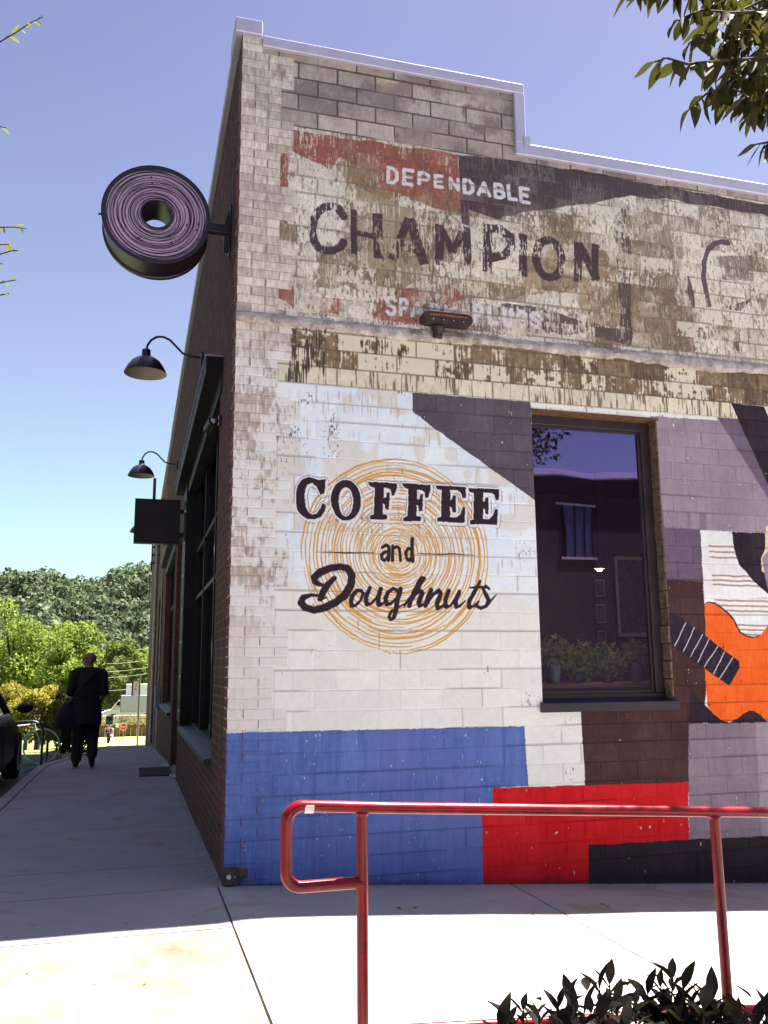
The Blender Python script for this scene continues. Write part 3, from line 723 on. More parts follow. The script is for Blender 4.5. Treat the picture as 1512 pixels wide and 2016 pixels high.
# script word
S_([(262, 850), (228, 842), (204, 822), (200, 796), (240, 762), (310, 732), (372, 722), (422, 738), (446, 782), (440, 842), (404, 910), (345, 958), (270, 996), (196, 1012), (140, 998), (112, 966), (126, 928), (180, 912), (240, 918)], [14, 26, 36, 40, 42, 40, 36, 40, 44, 46, 46, 44, 42, 40, 40, 40, 34, 22, 10])
S_([(330, 802), (292, 838), (262, 886), (240, 938)], [26, 34, 40, 32]); S_([(240, 938), (282, 930)], [22, 6])
S_([(440, 950), (444, 985), (470, 984), (505, 950), (522, 905), (508, 880), (478, 882), (450, 916), (440, 950)], [28, 24, 18, 16, 18, 18, 22, 26, 28]); S_([(520, 900), (560, 900)], [10, 6])
S_([(566, 862), (540, 930), (545, 975), (575, 970), (612, 925), (640, 868)], [24, 26, 24, 14, 16, 22]); S_([(640, 868), (618, 940), (622, 980), (650, 968), (672, 940)], [24, 28, 24, 14, 8])
S_([(755, 890), (720, 868), (688, 890), (668, 935), (674, 975), (702, 972), (745, 925)], [20, 18, 22, 28, 26, 16, 16]); S_([(768, 872), (744, 950), (738, 1010), (722, 1062), (702, 1076), (688, 1056), (704, 1020), (756, 992), (800, 972)], [26, 30, 30, 26, 18, 18, 16, 12, 8])
S_([(792, 985), (830, 935), (890, 862), (926, 806), (912, 800), (880, 838), (846, 920), (826, 985)], [14, 20, 22, 20, 18, 20, 26, 28]); S_([(832, 965), (870, 905), (900, 885), (914, 900), (890, 960), (896, 984), (925, 972), (950, 940)], [18, 18, 22, 26, 28, 22, 14, 10])
S_([(970, 880), (948, 930), (934, 985)], [24, 26, 26]); S_([(942, 968), (985, 905), (1022, 884), (1034, 902), (1006, 968), (1014, 1000), (1044, 985), (1072, 945)], [18, 18, 24, 26, 28, 24, 14, 10])
S_([(1090, 885), (1062, 945), (1066, 990), (1096, 985), (1130, 940), (1158, 890)], [24, 26, 26, 14, 16, 22]); S_([(1158, 890), (1132, 950), (1136, 992), (1164, 985), (1196, 950)], [24, 28, 24, 14, 8])
S_([(1296, 822), (1262, 880), (1224, 950), (1222, 992), (1250, 988), (1280, 960)], [16, 24, 28, 26, 14, 8]); S_([(1226, 862), (1280, 858), (1336, 862)], [10, 18, 10])
S_([(1352, 868), (1330, 852), (1312, 872), (1332, 910), (1350, 950), (1336, 985), (1298, 1000), (1268, 985), (1284, 955)], [16, 16, 20, 26, 26, 22, 20, 20, 12]); S_([(1336, 985), (1372, 945), (1404, 910)], [20, 14, 4])
lay(lt * sstep(0.14, 0.2, wear), (48, 33, 44), 1.0)
IMG = np.clip(IMG, 4, 250)
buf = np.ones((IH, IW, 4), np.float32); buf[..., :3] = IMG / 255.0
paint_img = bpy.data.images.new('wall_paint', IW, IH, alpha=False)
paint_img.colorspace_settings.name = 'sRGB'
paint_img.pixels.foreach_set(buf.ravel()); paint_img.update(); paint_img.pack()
del buf
def painted(name, brick=False):
    m, n, l, b, o = new_mat(name)
    g = n.new('ShaderNodeNewGeometry'); sp = n.new('ShaderNodeSeparateXYZ'); l.new(g.outputs['Position'], sp.inputs[0])
    cb = n.new('ShaderNodeCombineXYZ')
    for ax, lo, hi, k in (('X', IX0, IX1, 0), ('Z', IZ0, IZ1, 1)):
        mr = n.new('ShaderNodeMapRange'); mr.clamp = True; mr.inputs[1].default_value, mr.inputs[2].default_value = lo, hi
        l.new(sp.outputs[ax], mr.inputs[0]); l.new(mr.outputs[0], cb.inputs[k])
    im = n.new('ShaderNodeTexImage'); im.image = paint_img; im.extension = 'EXTEND'; im.interpolation = 'Linear'
    l.new(cb.outputs[0], im.inputs[0])
    nz = n.new('ShaderNodeTexNoise'); nz.inputs['Scale'].default_value = 140; nz.inputs['Detail'].default_value = 3
    l.new(g.outputs['Position'], nz.inputs['Vector'])
    mr = n.new('ShaderNodeMapRange'); mr.inputs[3].default_value, mr.inputs[4].default_value = 0.90, 1.08; l.new(nz.outputs[0], mr.inputs[0])
    sc = n.new('ShaderNodeVectorMath'); sc.operation = 'SCALE'; l.new(im.outputs[0], sc.inputs[0]); l.new(mr.outputs[0], sc.inputs['Scale'])
    col = sc.outputs[0]
    if brick:
        sn = n.new('ShaderNodeSeparateXYZ'); l.new(g.outputs['True Normal'], sn.inputs[0])
        lt_ = n.new('ShaderNodeMath'); lt_.operation = 'LESS_THAN'; lt_.inputs[1].default_value = -0.6; l.new(sn.outputs['X'], lt_.inputs[0])
        mx = n.new('ShaderNodeMix'); mx.data_type = 'RGBA'; l.new(lt_.outputs[0], mx.inputs[0]); l.new(col, mx.inputs[6]); mx.inputs[7].default_value = (*lin((112, 64, 50)), 1)
        col = mx.outputs[2]
    l.new(col, b.inputs['Base Color'])
    b.inputs['Roughness'].default_value = 0.8; b.inputs['Specular IOR Level'].default_value = 0.25
    # combed face: irregular vertical scoring plus grit
    mp = n.new('ShaderNodeMapping'); mp.inputs['Scale'].default_value = (1, 1, 0.06); l.new(g.outputs['Position'], mp.inputs['Vector'])
    n2 = n.new('ShaderNodeTexNoise'); n2.inputs['Scale'].default_value = 110; n2.inputs['Detail'].default_value = 2; l.new(mp.outputs[0], n2.inputs['Vector'])
    n3 = n.new('ShaderNodeTexNoise'); n3.inputs['Scale'].default_value = 45; n3.inputs['Detail'].default_value = 4; l.new(g.outputs['Position'], n3.inputs['Vector'])
    ad = n.new('ShaderNodeMath'); l.new(n2.outputs[0], ad.inputs[0]); l.new(n3.outputs[0], ad.inputs[1])
    bp = n.new('ShaderNodeBump'); bp.inputs['Strength'].default_value = 0.35; bp.inputs['Distance'].default_value = 0.006
    l.new(ad.outputs[0], bp.inputs['Height']); l.new(bp.outputs[0], b.inputs['Normal'])
    return m
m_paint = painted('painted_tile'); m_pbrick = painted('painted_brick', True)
# ================================================================== THE BUILDING
bld = empty('corner_building'); tag(bld, 'old corner building with painted tile side wall and dark brick shopfront', 'building')
m_mortar = pmat('brick_mortar', lin((112, 74, 62)), rough=0.95, scale=12, var=0.2, bump=0.4, bscale=90)
m_brick = pmat('brown_brick', lin((84, 41, 33)), rough=0.85, scale=9, var=0.35, bump=0.6, bscale=70, rand=0.28, stretch=(1, 1, 0.35))
m_coping = pmat('coping_metal', lin((196, 190, 212)), rough=0.42, scale=2.5, var=0.07, metal=0.25, spec=0.5)
m_black = pmat('black_steel', (0.012, 0.007, 0.011), rough=0.55, scale=4, var=0.25, spec=0.25)
m_blackm = pmat('black_matt', (0.024, 0.014, 0.022), rough=0.7, scale=5, var=0.25)
m_frame = pmat('window_frame_paint', (0.030, 0.018, 0.026), rough=0.5, scale=5, var=0.25)
m_sill = pmat('sill_paint', (0.022, 0.013, 0.032), rough=0.5, scale=7, var=0.3)
m_rust = pmat('rusty_lintel', lin((112, 72, 44)), rough=0.9, scale=20, var=0.35)
m_reveal = pmat('rough_reveal', lin((116, 97, 80)), rough=0.95, scale=25, var=0.3, bump=0.6, bscale=60)
m_glass = glass_mat('window_glass', (0.97, 0.94, 0.95), 0.25, gcol=(0.62, 0.45, 1.0))
m_sglass = glass_mat('shop_glass', (0.45, 0.42, 0.45), 0.06)
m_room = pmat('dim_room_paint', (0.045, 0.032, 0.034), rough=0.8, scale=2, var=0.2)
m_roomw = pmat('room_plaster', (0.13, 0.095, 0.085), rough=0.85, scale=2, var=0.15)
m_roof = pmat('roof_felt', (0.06, 0.055, 0.06), rough=0.95)
m_ledge = pmat('ledge_render', lin((214, 204, 202)), rough=0.9, scale=11, col2=lin((134, 120, 114)), bump=0.8, bscale=50)
m_white = pmat('white_paint', (0.72, 0.70, 0.70), rough=0.5, scale=10, var=0.08)
m_bolt = pmat('bolt_zinc', (0.75, 0.72, 0.75), rough=0.35, metal=0.3)

OP = (2.28, 3.38, 1.06, 3.305)        # side window opening
# wall cores
mb = MB()
mb.box((0.010, 0.0045, -0.9), (OP[0], 0.28, 6.02)).box((OP[1], 0.0045, -0.9), (12.0, 0.28, 5.47)).box((OP[0], 0.0045, -0.9), (OP[1], 0.28, OP[2])).box((OP[0], 0.0045, OP[3]), (OP[1], 0.28, 5.47))
mb.box((0.010, 0.0047, 6.02), (0.157, 0.28, 6.11))
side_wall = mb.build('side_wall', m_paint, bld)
FO = [(1.12, 6.05, 0.66, 3.72), (6.45, 8.2, -0.6, 3.3), (8.9, 13.2, 0.66, 3.5), (14.62, 33.0, -3.0, 6.14)]
mb = MB(); yprev = 0.2805
for (a, b, z0, z1) in FO:
    mb.box((0.003, yprev, -3.0), (0.28, a, 6.14)); yprev = b
    if a < 14: mb.box((0.003, a, -3.0), (0.28, b, z0)); mb.box((0.003, a, z1), (0.28, b, 6.14))
front_wall = mb.build('front_wall', m_mortar, bld)
def far_brick():
    m, n, l, b, o = new_mat('far_brick')
    g = n.new('ShaderNodeNewGeometry'); sp = n.new('ShaderNodeSeparateXYZ'); cb = n.new('ShaderNodeCombineXYZ')
    l.new(g.outputs['Position'], sp.inputs[0]); l.new(sp.outputs['Y'], cb.inputs[0]); l.new(sp.outputs['Z'], cb.inputs[1])
    bt = n.new('ShaderNodeTexBrick'); bt.inputs['Scale'].default_value = 1.0; bt.inputs['Brick Width'].default_value = 0.206; bt.inputs['Row Height'].default_value = 0.0678; bt.inputs['Mortar Size'].default_value = 0.006
    bt.inputs['Color1'].default_value = (*lin((96, 54, 43)), 1); bt.inputs['Color2'].default_value = (*lin((72, 42, 36)), 1); bt.inputs['Mortar'].default_value = (*lin((140, 102, 86)), 1)
    l.new(cb.outputs[0], bt.inputs['Vector']); l.new(bt.outputs[0], b.inputs['Base Color']); b.inputs['Roughness'].default_value = 0.9
    return m
MB().box((0.001, 14.62, -3.0), (0.27, 15.0, 6.14)).box((0.001, 15.0, -3.0), (0.27, 18.5, 0.5)).box((0.001, 15.0, 3.2), (0.27, 18.5, 6.14)).box((0.001, 18.5, -3.0), (0.27, 21, 6.14)).box((0.001, 21, -3.0), (0.27, 24, 0.2)).box((0.001, 21, 3.0), (0.27, 24, 6.14)).box((0.001, 24, -3.0), (0.27, 33.0, 6.14)).build('far_wall', far_brick(), bld)
MB().box((0.281, 0.281, 4.9), (11.9, 32.9, 5.0)).box((11.9, 0.281, -3), (12.1, 32.9, 5.4)).box((0.28, 32.8, -3), (12.0, 33.0, 6.0)).build('roof', m_roof, bld)

# unit pieces: front face chamfered
def unit(front, cu, cv, cd):
    """unit block 0..1, front at y=0 ('Y') or x=0 ('X'); chamfer fractions"""
    V = []
    for (d, i) in ((1.0, 0), (cd, 0), (0.0, 1)):
        a, b = (cu, cv) if i else (0, 0)
        for (u, v) in ((a, b), (1 - a, b), (1 - a, 1 - b), (a, 1 - b)):
            V.append((u, d, v) if front == 'Y' else (d, 1 - u, v))
    Fc = []
    for r in (0, 4):
        for k in range(4): Fc.append((r + k, r + (k + 1) % 4, r + 4 + (k + 1) % 4, r + 4 + k))
    Fc.append((8, 9, 10, 11))
    return V, Fc
def unit_mesh(name, front, cu, cv, cd, m):
    V, Fc = unit(front, cu, cv, cd)
    me = bpy.data.meshes.new(name); me.from_pydata(V, [], Fc)
    bm = bmesh.new(); bm.from_mesh(me); bmesh.ops.recalc_face_normals(bm, faces=bm.faces[:])
    f = max(bm.faces, key=lambda q: (min(v.co.y if front == 'Y' else v.co.x for v in q.verts) == 0 and len(set(round(v.co.y if front == 'Y' else v.co.x, 4) for v in q.verts)) == 1))
    nn = f.normal
    if (nn.y if front == 'Y' else nn.x) > 0: bmesh.ops.reverse_faces(bm, faces=bm.faces[:])
    bm.to_mesh(me); bm.free(); me.materials.append(m); return me
def pieces(name, rects, front, cu, cv, cd, m, parent, nmax, gap=0.004, gu=None):
    """rects: (u0,u1,z0,z1,depth0,depth1); the nmax that show largest become objects, the rest one joined part"""
    me = unit_mesh(name, front, cu, cv, cd, m); rk = []; gu = gap if gu is None else gu
    for r in rects:
        u0, u1, z0, z1, d0, d1 = r
        q = [project((u, 0, z) if front == 'Y' else (0, u, z)) for u, z in ((u0, z0), (u1, z0), (u1, z1), (u0, z1))]
        c = np.mean(np.array(q)[:, :2], 0)
        ar = 0.5 * abs(sum(q[i][0] * q[(i + 1) % 4][1] - q[(i + 1) % 4][0] * q[i][1] for i in range(4)))
        vis = -20 < c[0] < 1532 and -20 < c[1] < 1800
        rk.append(ar if vis else 0)
    order = np.argsort(-np.array(rk)); rest = []
    for j, i in enumerate(order):
        u0, u1, z0, z1, d0, d1 = rects[i]
        jit = random.uniform(0.0, 0.0028)
        loc = (u0 + gu, d0 + jit, z0 + gap) if front == 'Y' else (d0 + jit, u0 + gu, z0 + gap)
        sc = (u1 - u0 - 2 * gu, d1 - d0, z1 - z0 - 2 * gap) if front == 'Y' else (d1 - d0, u1 - u0 - 2 * gu, z1 - z0 - 2 * gap)
        if j < nmax and rk[i] > 0:
            o = bpy.data.objects.new(name, me); COL.objects.link(o); o.parent = parent; o.location = loc; o.scale = sc
        else: rest.append((loc, sc))
    if rest:
        V0, F0 = np.array([v.co[:] for v in me.vertices]), np.array([list(p.vertices) for p in me.polygons])
        L = np.array([r[0] for r in rest]); S = np.array([r[1] for r in rest])
        V = (V0[None] * S[:, None] + L[:, None]).reshape(-1, 3); Fa = (F0[None] + (np.arange(len(rest)) * len(V0))[:, None, None]).reshape(-1, 4)
        o = link(name + '_field', np_mesh(name + '_field', V, Fa), m, parent); o['kind'] = 'stuff'
def clip(r, o):
    """rectangle (u0,u1,z0,z1) minus opening o"""
    u0, u1, z0, z1 = r; a, b, c, d = o
    if u1 <= a or u0 >= b or z1 <= c or z0 >= d: return [r]
    out = []
    if u0 < a: out.append((u0, a, z0, z1))
    if u1 > b: out.append((b, u1, z0, z1))
    m0, m1 = max(u0, a), min(u1, b)
    if z0 < c: out.append((m0, m1, z0, c))
    if z1 > d: out.append((m0, m1, d, z1))
    return out
rects = []
for n in range(-5, 43):
    zt = ZR0 - n * CRS; zb = zt - CRS
    st = 0.412 if (n // 2) % 2 == 0 else 0.31
    x = 0.13 + (n % 2) * TL / 2 - TL
    while x < 6.3:
        u0, u1 = max(x, st), x + TL
        if u1 - u0 > 0.03:
            ztop = 6.02 if u1 < 2.3 else 5.47
            for (a, b) in ([(u0, u1)] if not (u0 < 2.25 < u1 and zt > 5.47) else [(u0, 2.25)]):
                t1 = min(zt, 6.02 if b <= 2.26 else 5.47)
                if t1 - zb > 0.02:
                    for c in clip((a, b, zb, t1), OP):
                        if c[1] - c[0] > 0.02 and c[3] - c[2] > 0.02: rects.append((*c, 0.0, 0.10))
        x += TL
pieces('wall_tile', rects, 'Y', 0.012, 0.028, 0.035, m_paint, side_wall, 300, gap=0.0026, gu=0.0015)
# corner pier: brick both ways
pier = empty('corner_pier', parent=bld)
BH = CRS / 2; rb, rf = [], []
k = 0; z = ZR0 + 5.2 * CRS
nrow = int((6.105 + 0.4) / BH)
for (zb, zt, seq) in PIER:
    k = round((ZR0 + 0.7025 - zt) / BH)
    x = 0.0
    for j, w in enumerate(seq):
        dep = (0.203 if w < 0.15 else 0.102) if j == 0 else 0.1
        rb.append((x + (0.0 if j else -0.003), x + w, zb, min(zt, 6.11), 0.0, dep)); x += w
    # front wall: run of bricks from the corner brick to y = 14.5
    y = 0.203 if seq[0] < 0.15 else 0.102
    while y < 14.6:
        w = 0.206; rs = [(y, y + w, zb, zt)]
        for o in FO: rs = [c for r in rs for c in clip(r, o)]
        for c in rs:
            if c[1] - c[0] > 0.02 and c[3] - c[2] > 0.02: rf.append((*c, 0.0, 0.095))
        y += w
pieces('brick', rb, 'Y', 0.03, 0.06, 0.05, m_pbrick, pier, 190, gap=0.004)
pieces('brick', [r for r in rf if r[3] > -0.35], 'X', 0.02, 0.06, 0.05, m_brick, front_wall, 110, gap=0.006)
# metal copings
def coping(a, b, ch=0.006): return MB().box(a, b, ch).build('coping', m_coping, bld)
coping((-0.055, -0.035, 6.095), (0.150, 0.33, 6.215))
coping((0.152, -0.032, 6.010), (2.312, 0.33, 6.098))
coping((2.222, -0.033, 5.560), (2.314, 0.33, 6.008))
coping((2.218, -0.034, 5.455), (6.0, 0.33, 5.558)); coping((6.003, -0.034, 5.455), (12.1, 0.33, 5.558))
MB().box((2.29, -0.040, 5.51), (2.345, -0.03, 5.62)).build('coping_lap', m_coping, bld)
for (a, b, z) in ((0.332, 5.4, 6.155), (5.41, 11.9, 6.16), (11.91, 20, 6.1), (20.01, 33.0, 6.1)): coping((-0.045, a, z - 0.02), (0.33, b, z + 0.05))
# rough ledge under the old sign
N = 360; mb = MB(); sec = [(0.01, 0.062), (-0.008, 0.060), (-0.022, 0.045), (-0.032, 0.022), (-0.036, 0.0), (-0.030, -0.018), (-0.014, -0.030), (0.01, -0.028)]
xs = np.linspace(0.0, 7.2, N + 1); h1 = np.convolve(rng.random(N + 41), np.ones(9) / 9, 'same'); h2 = np.convolve(rng.random(N + 41), np.ones(25) / 25, 'same'); 
for i, x in enumerate(xs):
    for q, (dy, dzz) in enumerate(sec):
        s_ = 0.35 + 1.3 * h1[i + 12]; j_ = (rng.random() - 0.5) * 0.016
        drop = 0.22 * (h2[i + 15] - 0.5) if q >= 4 else 0.05 * (h1[i + 3] - 0.5)
        mb.v.append((x, dy * s_ + (j_ if 0 < q < 7 else 0), 3.812 + dzz + drop * 0.7 + (j_ if 0 < q < 7 else 0)))
S = len(sec)
for i in range(N):
    for q in range(S - 1): mb.f.append((i * S + q, i * S + q + 1, (i + 1) * S + q + 1, (i + 1) * S + q))
mb.f.append(tuple(range(S)))
ledge = link('ledge', mb.mesh('ledge', True), m_ledge, bld)
# side window
wn_ = empty('window', parent=bld)
fy0, fy1 = 0.105, 0.165
mb = MB(); fw = 0.062
mb.box((OP[0], fy0, OP[3] - 0.075), (OP[1], fy1, OP[3]), .004).box((OP[0], fy0, OP[2]), (OP[1], fy1, OP[2] + 0.085), .004)
mb.box((OP[0], fy0 + .001, OP[2] + 0.085), (OP[0] + 0.040, fy1, OP[3] - 0.075), .004).box((OP[1] - 0.085, fy0 + .001, OP[2] + 0.085), (OP[1], fy1, OP[3] - 0.075), .004)
mb.build('frame', m_frame, wn_)
mb = MB(); a, b, c, d = OP[0] + 0.04, OP[1] - 0.085, OP[2] + 0.085, OP[3] - 0.075
mb.box((a, fy0 + .022, d - 0.02), (b, fy1 - .01, d)).box((a, fy0 + .022, c), (b, fy1 - .01, c + 0.02)).box((a, fy0 + .0225, c + .02), (a + 0.012, fy1 - .01, d - .02)).box((b - 0.022, fy0 + .0225, c + .02), (b, fy1 - .01, d - .02))
mb.build('glazing_bead', m_frame, wn_)
MB().box((a + 0.006, 0.141, c + 0.01), (b - 0.01, 0.147, d - 0.01)).build('pane', m_glass, wn_)
MB().prism([(-0.040, 1.022), (-0.040, 1.085), (0.104, 1.115), (0.104, 1.022)], 'X', OP[0] - 0.022, OP[1] + 0.016).build('sill', m_sill, wn_)
MB().box((OP[0] - 0.02, -0.006, OP[3] - 0.004), (OP[1] + 0.02, 0.103, OP[3] + 0.012)).build('lintel', m_rust, wn_)
zz = OP[2] + 0.055
while zz < OP[3] - 0.02:
    h = min(CRS, OP[3] - 0.005 - zz)
    MB().box((OP[1] - random.uniform(0.0045, 0.02), random.uniform(-0.001, 0.003), zz + 0.004), (OP[1] + 0.004, 0.102, zz + h - 0.004), 0.003).build('reveal_block', m_reveal, wn_)
    zz += CRS
# room behind the side window
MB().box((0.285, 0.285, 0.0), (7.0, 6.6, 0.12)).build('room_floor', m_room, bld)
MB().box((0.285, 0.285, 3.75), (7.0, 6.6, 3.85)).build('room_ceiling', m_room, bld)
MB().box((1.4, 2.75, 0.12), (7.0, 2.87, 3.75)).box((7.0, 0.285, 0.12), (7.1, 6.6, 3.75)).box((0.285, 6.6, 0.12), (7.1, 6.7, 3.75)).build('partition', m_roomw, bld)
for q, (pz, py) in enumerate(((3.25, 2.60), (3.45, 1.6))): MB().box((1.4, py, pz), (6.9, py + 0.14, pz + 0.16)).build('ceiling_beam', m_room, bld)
# ---- shopfront bays on the front
def bay(a, b, z0, z1, muls, bars, xg=0.16):
    t = empty('shop_window', parent=bld)
    mb = MB()
    mb.box((xg - 0.05, a, z0), (xg + 0.05, a + 0.07, z1), .004).box((xg - 0.05, b - 0.07, z0), (xg + 0.05, b, z1), .004).box((xg - 0.051, a + .07, z1 - 0.10), (xg + 0.05, b - .07, z1)).box((xg - 0.051, a + .07, z0), (xg + 0.05, b - .07, z0 + 0.06))
    mb.build('frame', m_black, t)
    for m_ in muls: MB().box((xg - 0.055, m_ - 0.03, z0 + .06), (xg + 0.045, m_ + 0.03, z1 - .1), .004).build('mullion', m_black, t)
    ys = [a + .07] + [q for m_ in muls for q in (m_ - .03, m_ + .03)] + [b - .07]
    for i in range(0, len(ys), 2):
        for bz in bars: MB().box((xg - 0.047, ys[i] + .002, bz - 0.025), (xg + 0.04, ys[i + 1] - .002, bz + 0.025), .004).build('transom_bar', m_black, t)
        zs = [z0 + .06] + [q for bz in bars for q in (bz - .025, bz + .025)] + [z1 - .1]
        for j in range(0, len(zs), 2): MB().box((xg - 0.003, ys[i] + .003, zs[j] + .003), (xg + 0.003, ys[i + 1] - .003, zs[j + 1] - .003)).build('pane', m_sglass, t)
    MB().prism([(-0.055, z0 - 0.035), (-0.055, z0 + 0.003), (0.108, z0 + 0.04), (0.108, z0 - 0.035)], 'Y', a + 0.005, b - 0.005).build('sill', m_sill, t).rotation_euler = (0, 0, 0)
    return t
def prismY(poly, a, b, name, m, parent):
    return MB().prism(poly, 'Y', a, b).build(name, m, parent)
b1 = bay(1.12, 5.3, 0.66, 3.72, [2.2, 2.52, 3.9], [2.22, 2.82])
b2 = bay(8.9, 13.2, 0.66, 3.5, [10.3, 11.8], [2.6])
b3 = bay(15.0, 18.5, 0.5, 3.2, [16.7], [2.4])
for t in (b1,):
    MB().box((0.17, 1.30, 1.40), (0.18, 2.12, 1.50)).build('sign_strip', pmat('olive_strip', lin((96, 104, 70)), rough=0.5), t)
    MB().box((0.175, 1.24, 0.78), (0.185, 1.62, 1.38)).build('menu_sheet', pmat('menu_paper', lin((120, 112, 116)), rough=0.7, scale=40, var=0.3), t)
col_ = empty('steel_column', parent=bld)
MB().box((-0.030, 5.3, 0.70), (0.2, 6.03, 3.715), .006).build('plate', m_black, col_)
for bz in (0.85, 1.27, 1.69, 2.11, 2.53, 2.95, 3.37):
    MB().lathe([(0.0, -0.016), (0.012, -0.015), (0.020, -0.006), (0.020, 0.004)], 10, (-0.031, 5.42, bz), 'X').build('bolt', m_bolt, col_)
MB().box((-0.012, 6.05, 0.66), (0.02, 6.09, 3.7)).build('edge_angle', pmat('worn_edge', lin((140, 110, 96)), rough=.7, scale=30, var=.4), col_)
def canopy(a, b, z0, z1, ov=0.135):
    t = empty('canopy', parent=bld)
    MB().box((-ov, a, z0), (0.07, b, z1), .006).build('fascia', m_black, t)
    MB().box((-ov - 0.012, a - 0.004, z1 + .001), (0.05, b + 0.004, z1 + 0.012)).build('flashing', pmat('flashing_metal', lin((150, 140, 180)), rough=.4), t)
    MB().box((-0.012, a + .02, z0 - 0.16), (0.1, b - .02, z0 - .001)).build('head_plate', m_black, t)
canopy(0.92, 6.25, 3.735, 3.85); canopy(8.8, 13.3, 3.51, 3.62, 0.12)
dr = empty('door', parent=bld)
MB().box((0.55, 6.5, -0.08), (0.60, 8.15, 3.3), .004).build('leaf', m_blackm, dr)
MB().box((0.53, 6.75, 0.9), (0.548, 7.9, 2.2)).build('pane', m_sglass, dr)
MB().tube([(0.50, 7.95, 0.95), (0.46, 7.95, 0.98), (0.46, 7.95, 1.25), (0.50, 7.95, 1.28)], 0.012, 8).build('handle', m_bolt, dr)
MB().box((0.02, 6.46, -0.6), (0.62, 8.19, -0.075)).build('step', m_conc, dr)
MB().box((0.60, 6.3, -0.3), (0.7, 8.4, 3.6)).build('porch_back', m_room, dr)
MB().box((0.28, 6.3, -0.3), (0.70, 6.44, 3.6)).box((0.28, 8.21, -0.3), (0.70, 8.35, 3.6)).box((0.28, 6.3, 3.305), (0.7, 8.35, 3.6)).build('porch_side', m_brick, dr)
# downpipe, conduit and small fittings further along
def pipe(name, pts, r, m): return MB().tube(pts, r, 8).build(name, m, bld, True)
m_galv = pmat('galvanised', lin((150, 146, 160)), rough=0.5, metal=0.4)
pipe('downpipe', [(-0.07, 19.6, 5.9), (-0.07, 19.6, 3.0), (-0.07, 19.6, gz(0, 19.6) + .1)], 0.05, m_galv)
pipe('conduit', [(-0.05, 14.2, 4.4), (-0.05, 14.2, 1.1), (-0.05, 14.2, -0.3)], 0.02, m_galv)
MB().box((-0.12, 14.05, 0.55), (0.0, 14.35, 1.0), .008).build('meter_box', m_galv, bld)
pipe('pipe_elbow', [(0.0, 17.6, 4.9), (-0.2, 17.6, 4.9), (-0.25, 17.6, 5.3), (-0.25, 17.6, 6.4)], 0.04, m_black)
for q in range(7): MB().box((-0.22, 19.9 + q * 0.02, 4.4 + q * 0.24), (0.0, 20.3, 4.43 + q * 0.24)).build('ladder_rung', m_black, bld)
pipe('ladder_rail', [(-0.21, 20.1, 4.2), (-0.21, 20.1, 6.6)], 0.018, m_black)
# ================================================================== THINGS FIXED TO THE BUILDING
m_enamel = pmat('black_enamel', (0.022, 0.011, 0.022), rough=0.35, scale=3, var=0.2)
m_enin = pmat('shade_inside', lin((196, 178, 160)), rough=0.5, scale=4, var=0.08)
m_lilac = pmat('lilac_panel', lin((196, 166, 200)), rough=0.6, scale=7, var=0.08)
m_amber = pmat('amber_grille', lin((150, 84, 36)), rough=0.7, scale=60, var=0.4)
m_bulb = pmat('frosted_bulb', (0.7, 0.66, 0.6), rough=0.3)
# reel sign: a wire spool hung from a bracket, face towards the pavement
rl = empty('reel_sign', (0, 0.45, 4.775)); tag(rl, 'round purple and black spool sign with coiled rings on upper corner', 'sign')
CX = -0.572; RO = 0.405; TH = 0.29
MB().lathe([(RO - 0.03, 0.012), (RO - 0.03, 0.0), (RO, 0.0), (RO, 0.03), (RO - 0.012, 0.035), (RO - 0.012, TH - 0.035), (RO, TH - 0.03), (RO, TH), (RO - 0.03, TH), (RO - 0.03, TH - 0.012)], 64, (CX, 0, 0), 'Y').build('drum', m_enamel, rl, True)
MB().lathe([(0.118, 0.012), (RO - 0.028, 0.012)], 64, (CX, 0, 0), 'Y').lathe([(0.118, TH - 0.012), (RO - 0.028, TH - 0.012)], 64, (CX, 0, 0), 'Y').build('face', m_lilac, rl)
MB().lathe([(0.122, 0.0), (0.108, -0.004), (0.108, TH + 0.004), (0.122, TH)], 40, (CX, 0, 0), 'Y').build('hub', m_enamel, rl, True)
q = random.Random(9); r = 0.132
while r < RO - 0.035:
    ex, ph, off = q.uniform(-0.010, 0.010), q.random() * 6.28, (q.uniform(-.006, .006), q.uniform(-.006, .006))
    pts = [(CX + off[0] + (r + ex * math.cos(2 * a + ph)) * math.cos(a), 0.006 + q.uniform(-.002, .002), off[1] + (r + ex * math.cos(2 * a + ph)) * math.sin(a)) for a in [2 * PI * k / 56 for k in range(56)]]
    MB().tube(pts, q.choice((0.0018, 0.0024, 0.0034)), 5, closed=True).build('coil_ring', m_enamel, rl, True)
    r += q.uniform(0.007, 0.016)
for k in range(9):
    a, rr2 = q.random() * 6.28, q.uniform(0.15, 0.36)
    MB().lathe([(0.0, -0.014), (0.006, -0.012), (0.007, 0.0)], 8, (CX + rr2 * math.cos(a), 0.004, rr2 * math.sin(a)), 'Y').build('screw', m_enamel, rl)
MB().box((CX - RO - 0.022, 0.10, -0.006), (CX - RO + 0.003, 0.112, 0.006)).build('stub', m_enamel, rl)
MB().box((CX + RO - 0.006, 0.085, -0.035), (-0.012, 0.145, 0.035), .004).build('arm', m_enamel, rl)
MB().box((-0.012, 0.05, -0.20), (-0.001, 0.18, 0.20), .003).prism([(-0.05, -0.19), (-0.013, -0.19), (-0.013, 0.19), (-0.05, 0.05), (-0.05, -0.05)], 'Y', 0.108, 0.122).build('wall_bracket', m_enamel, rl)
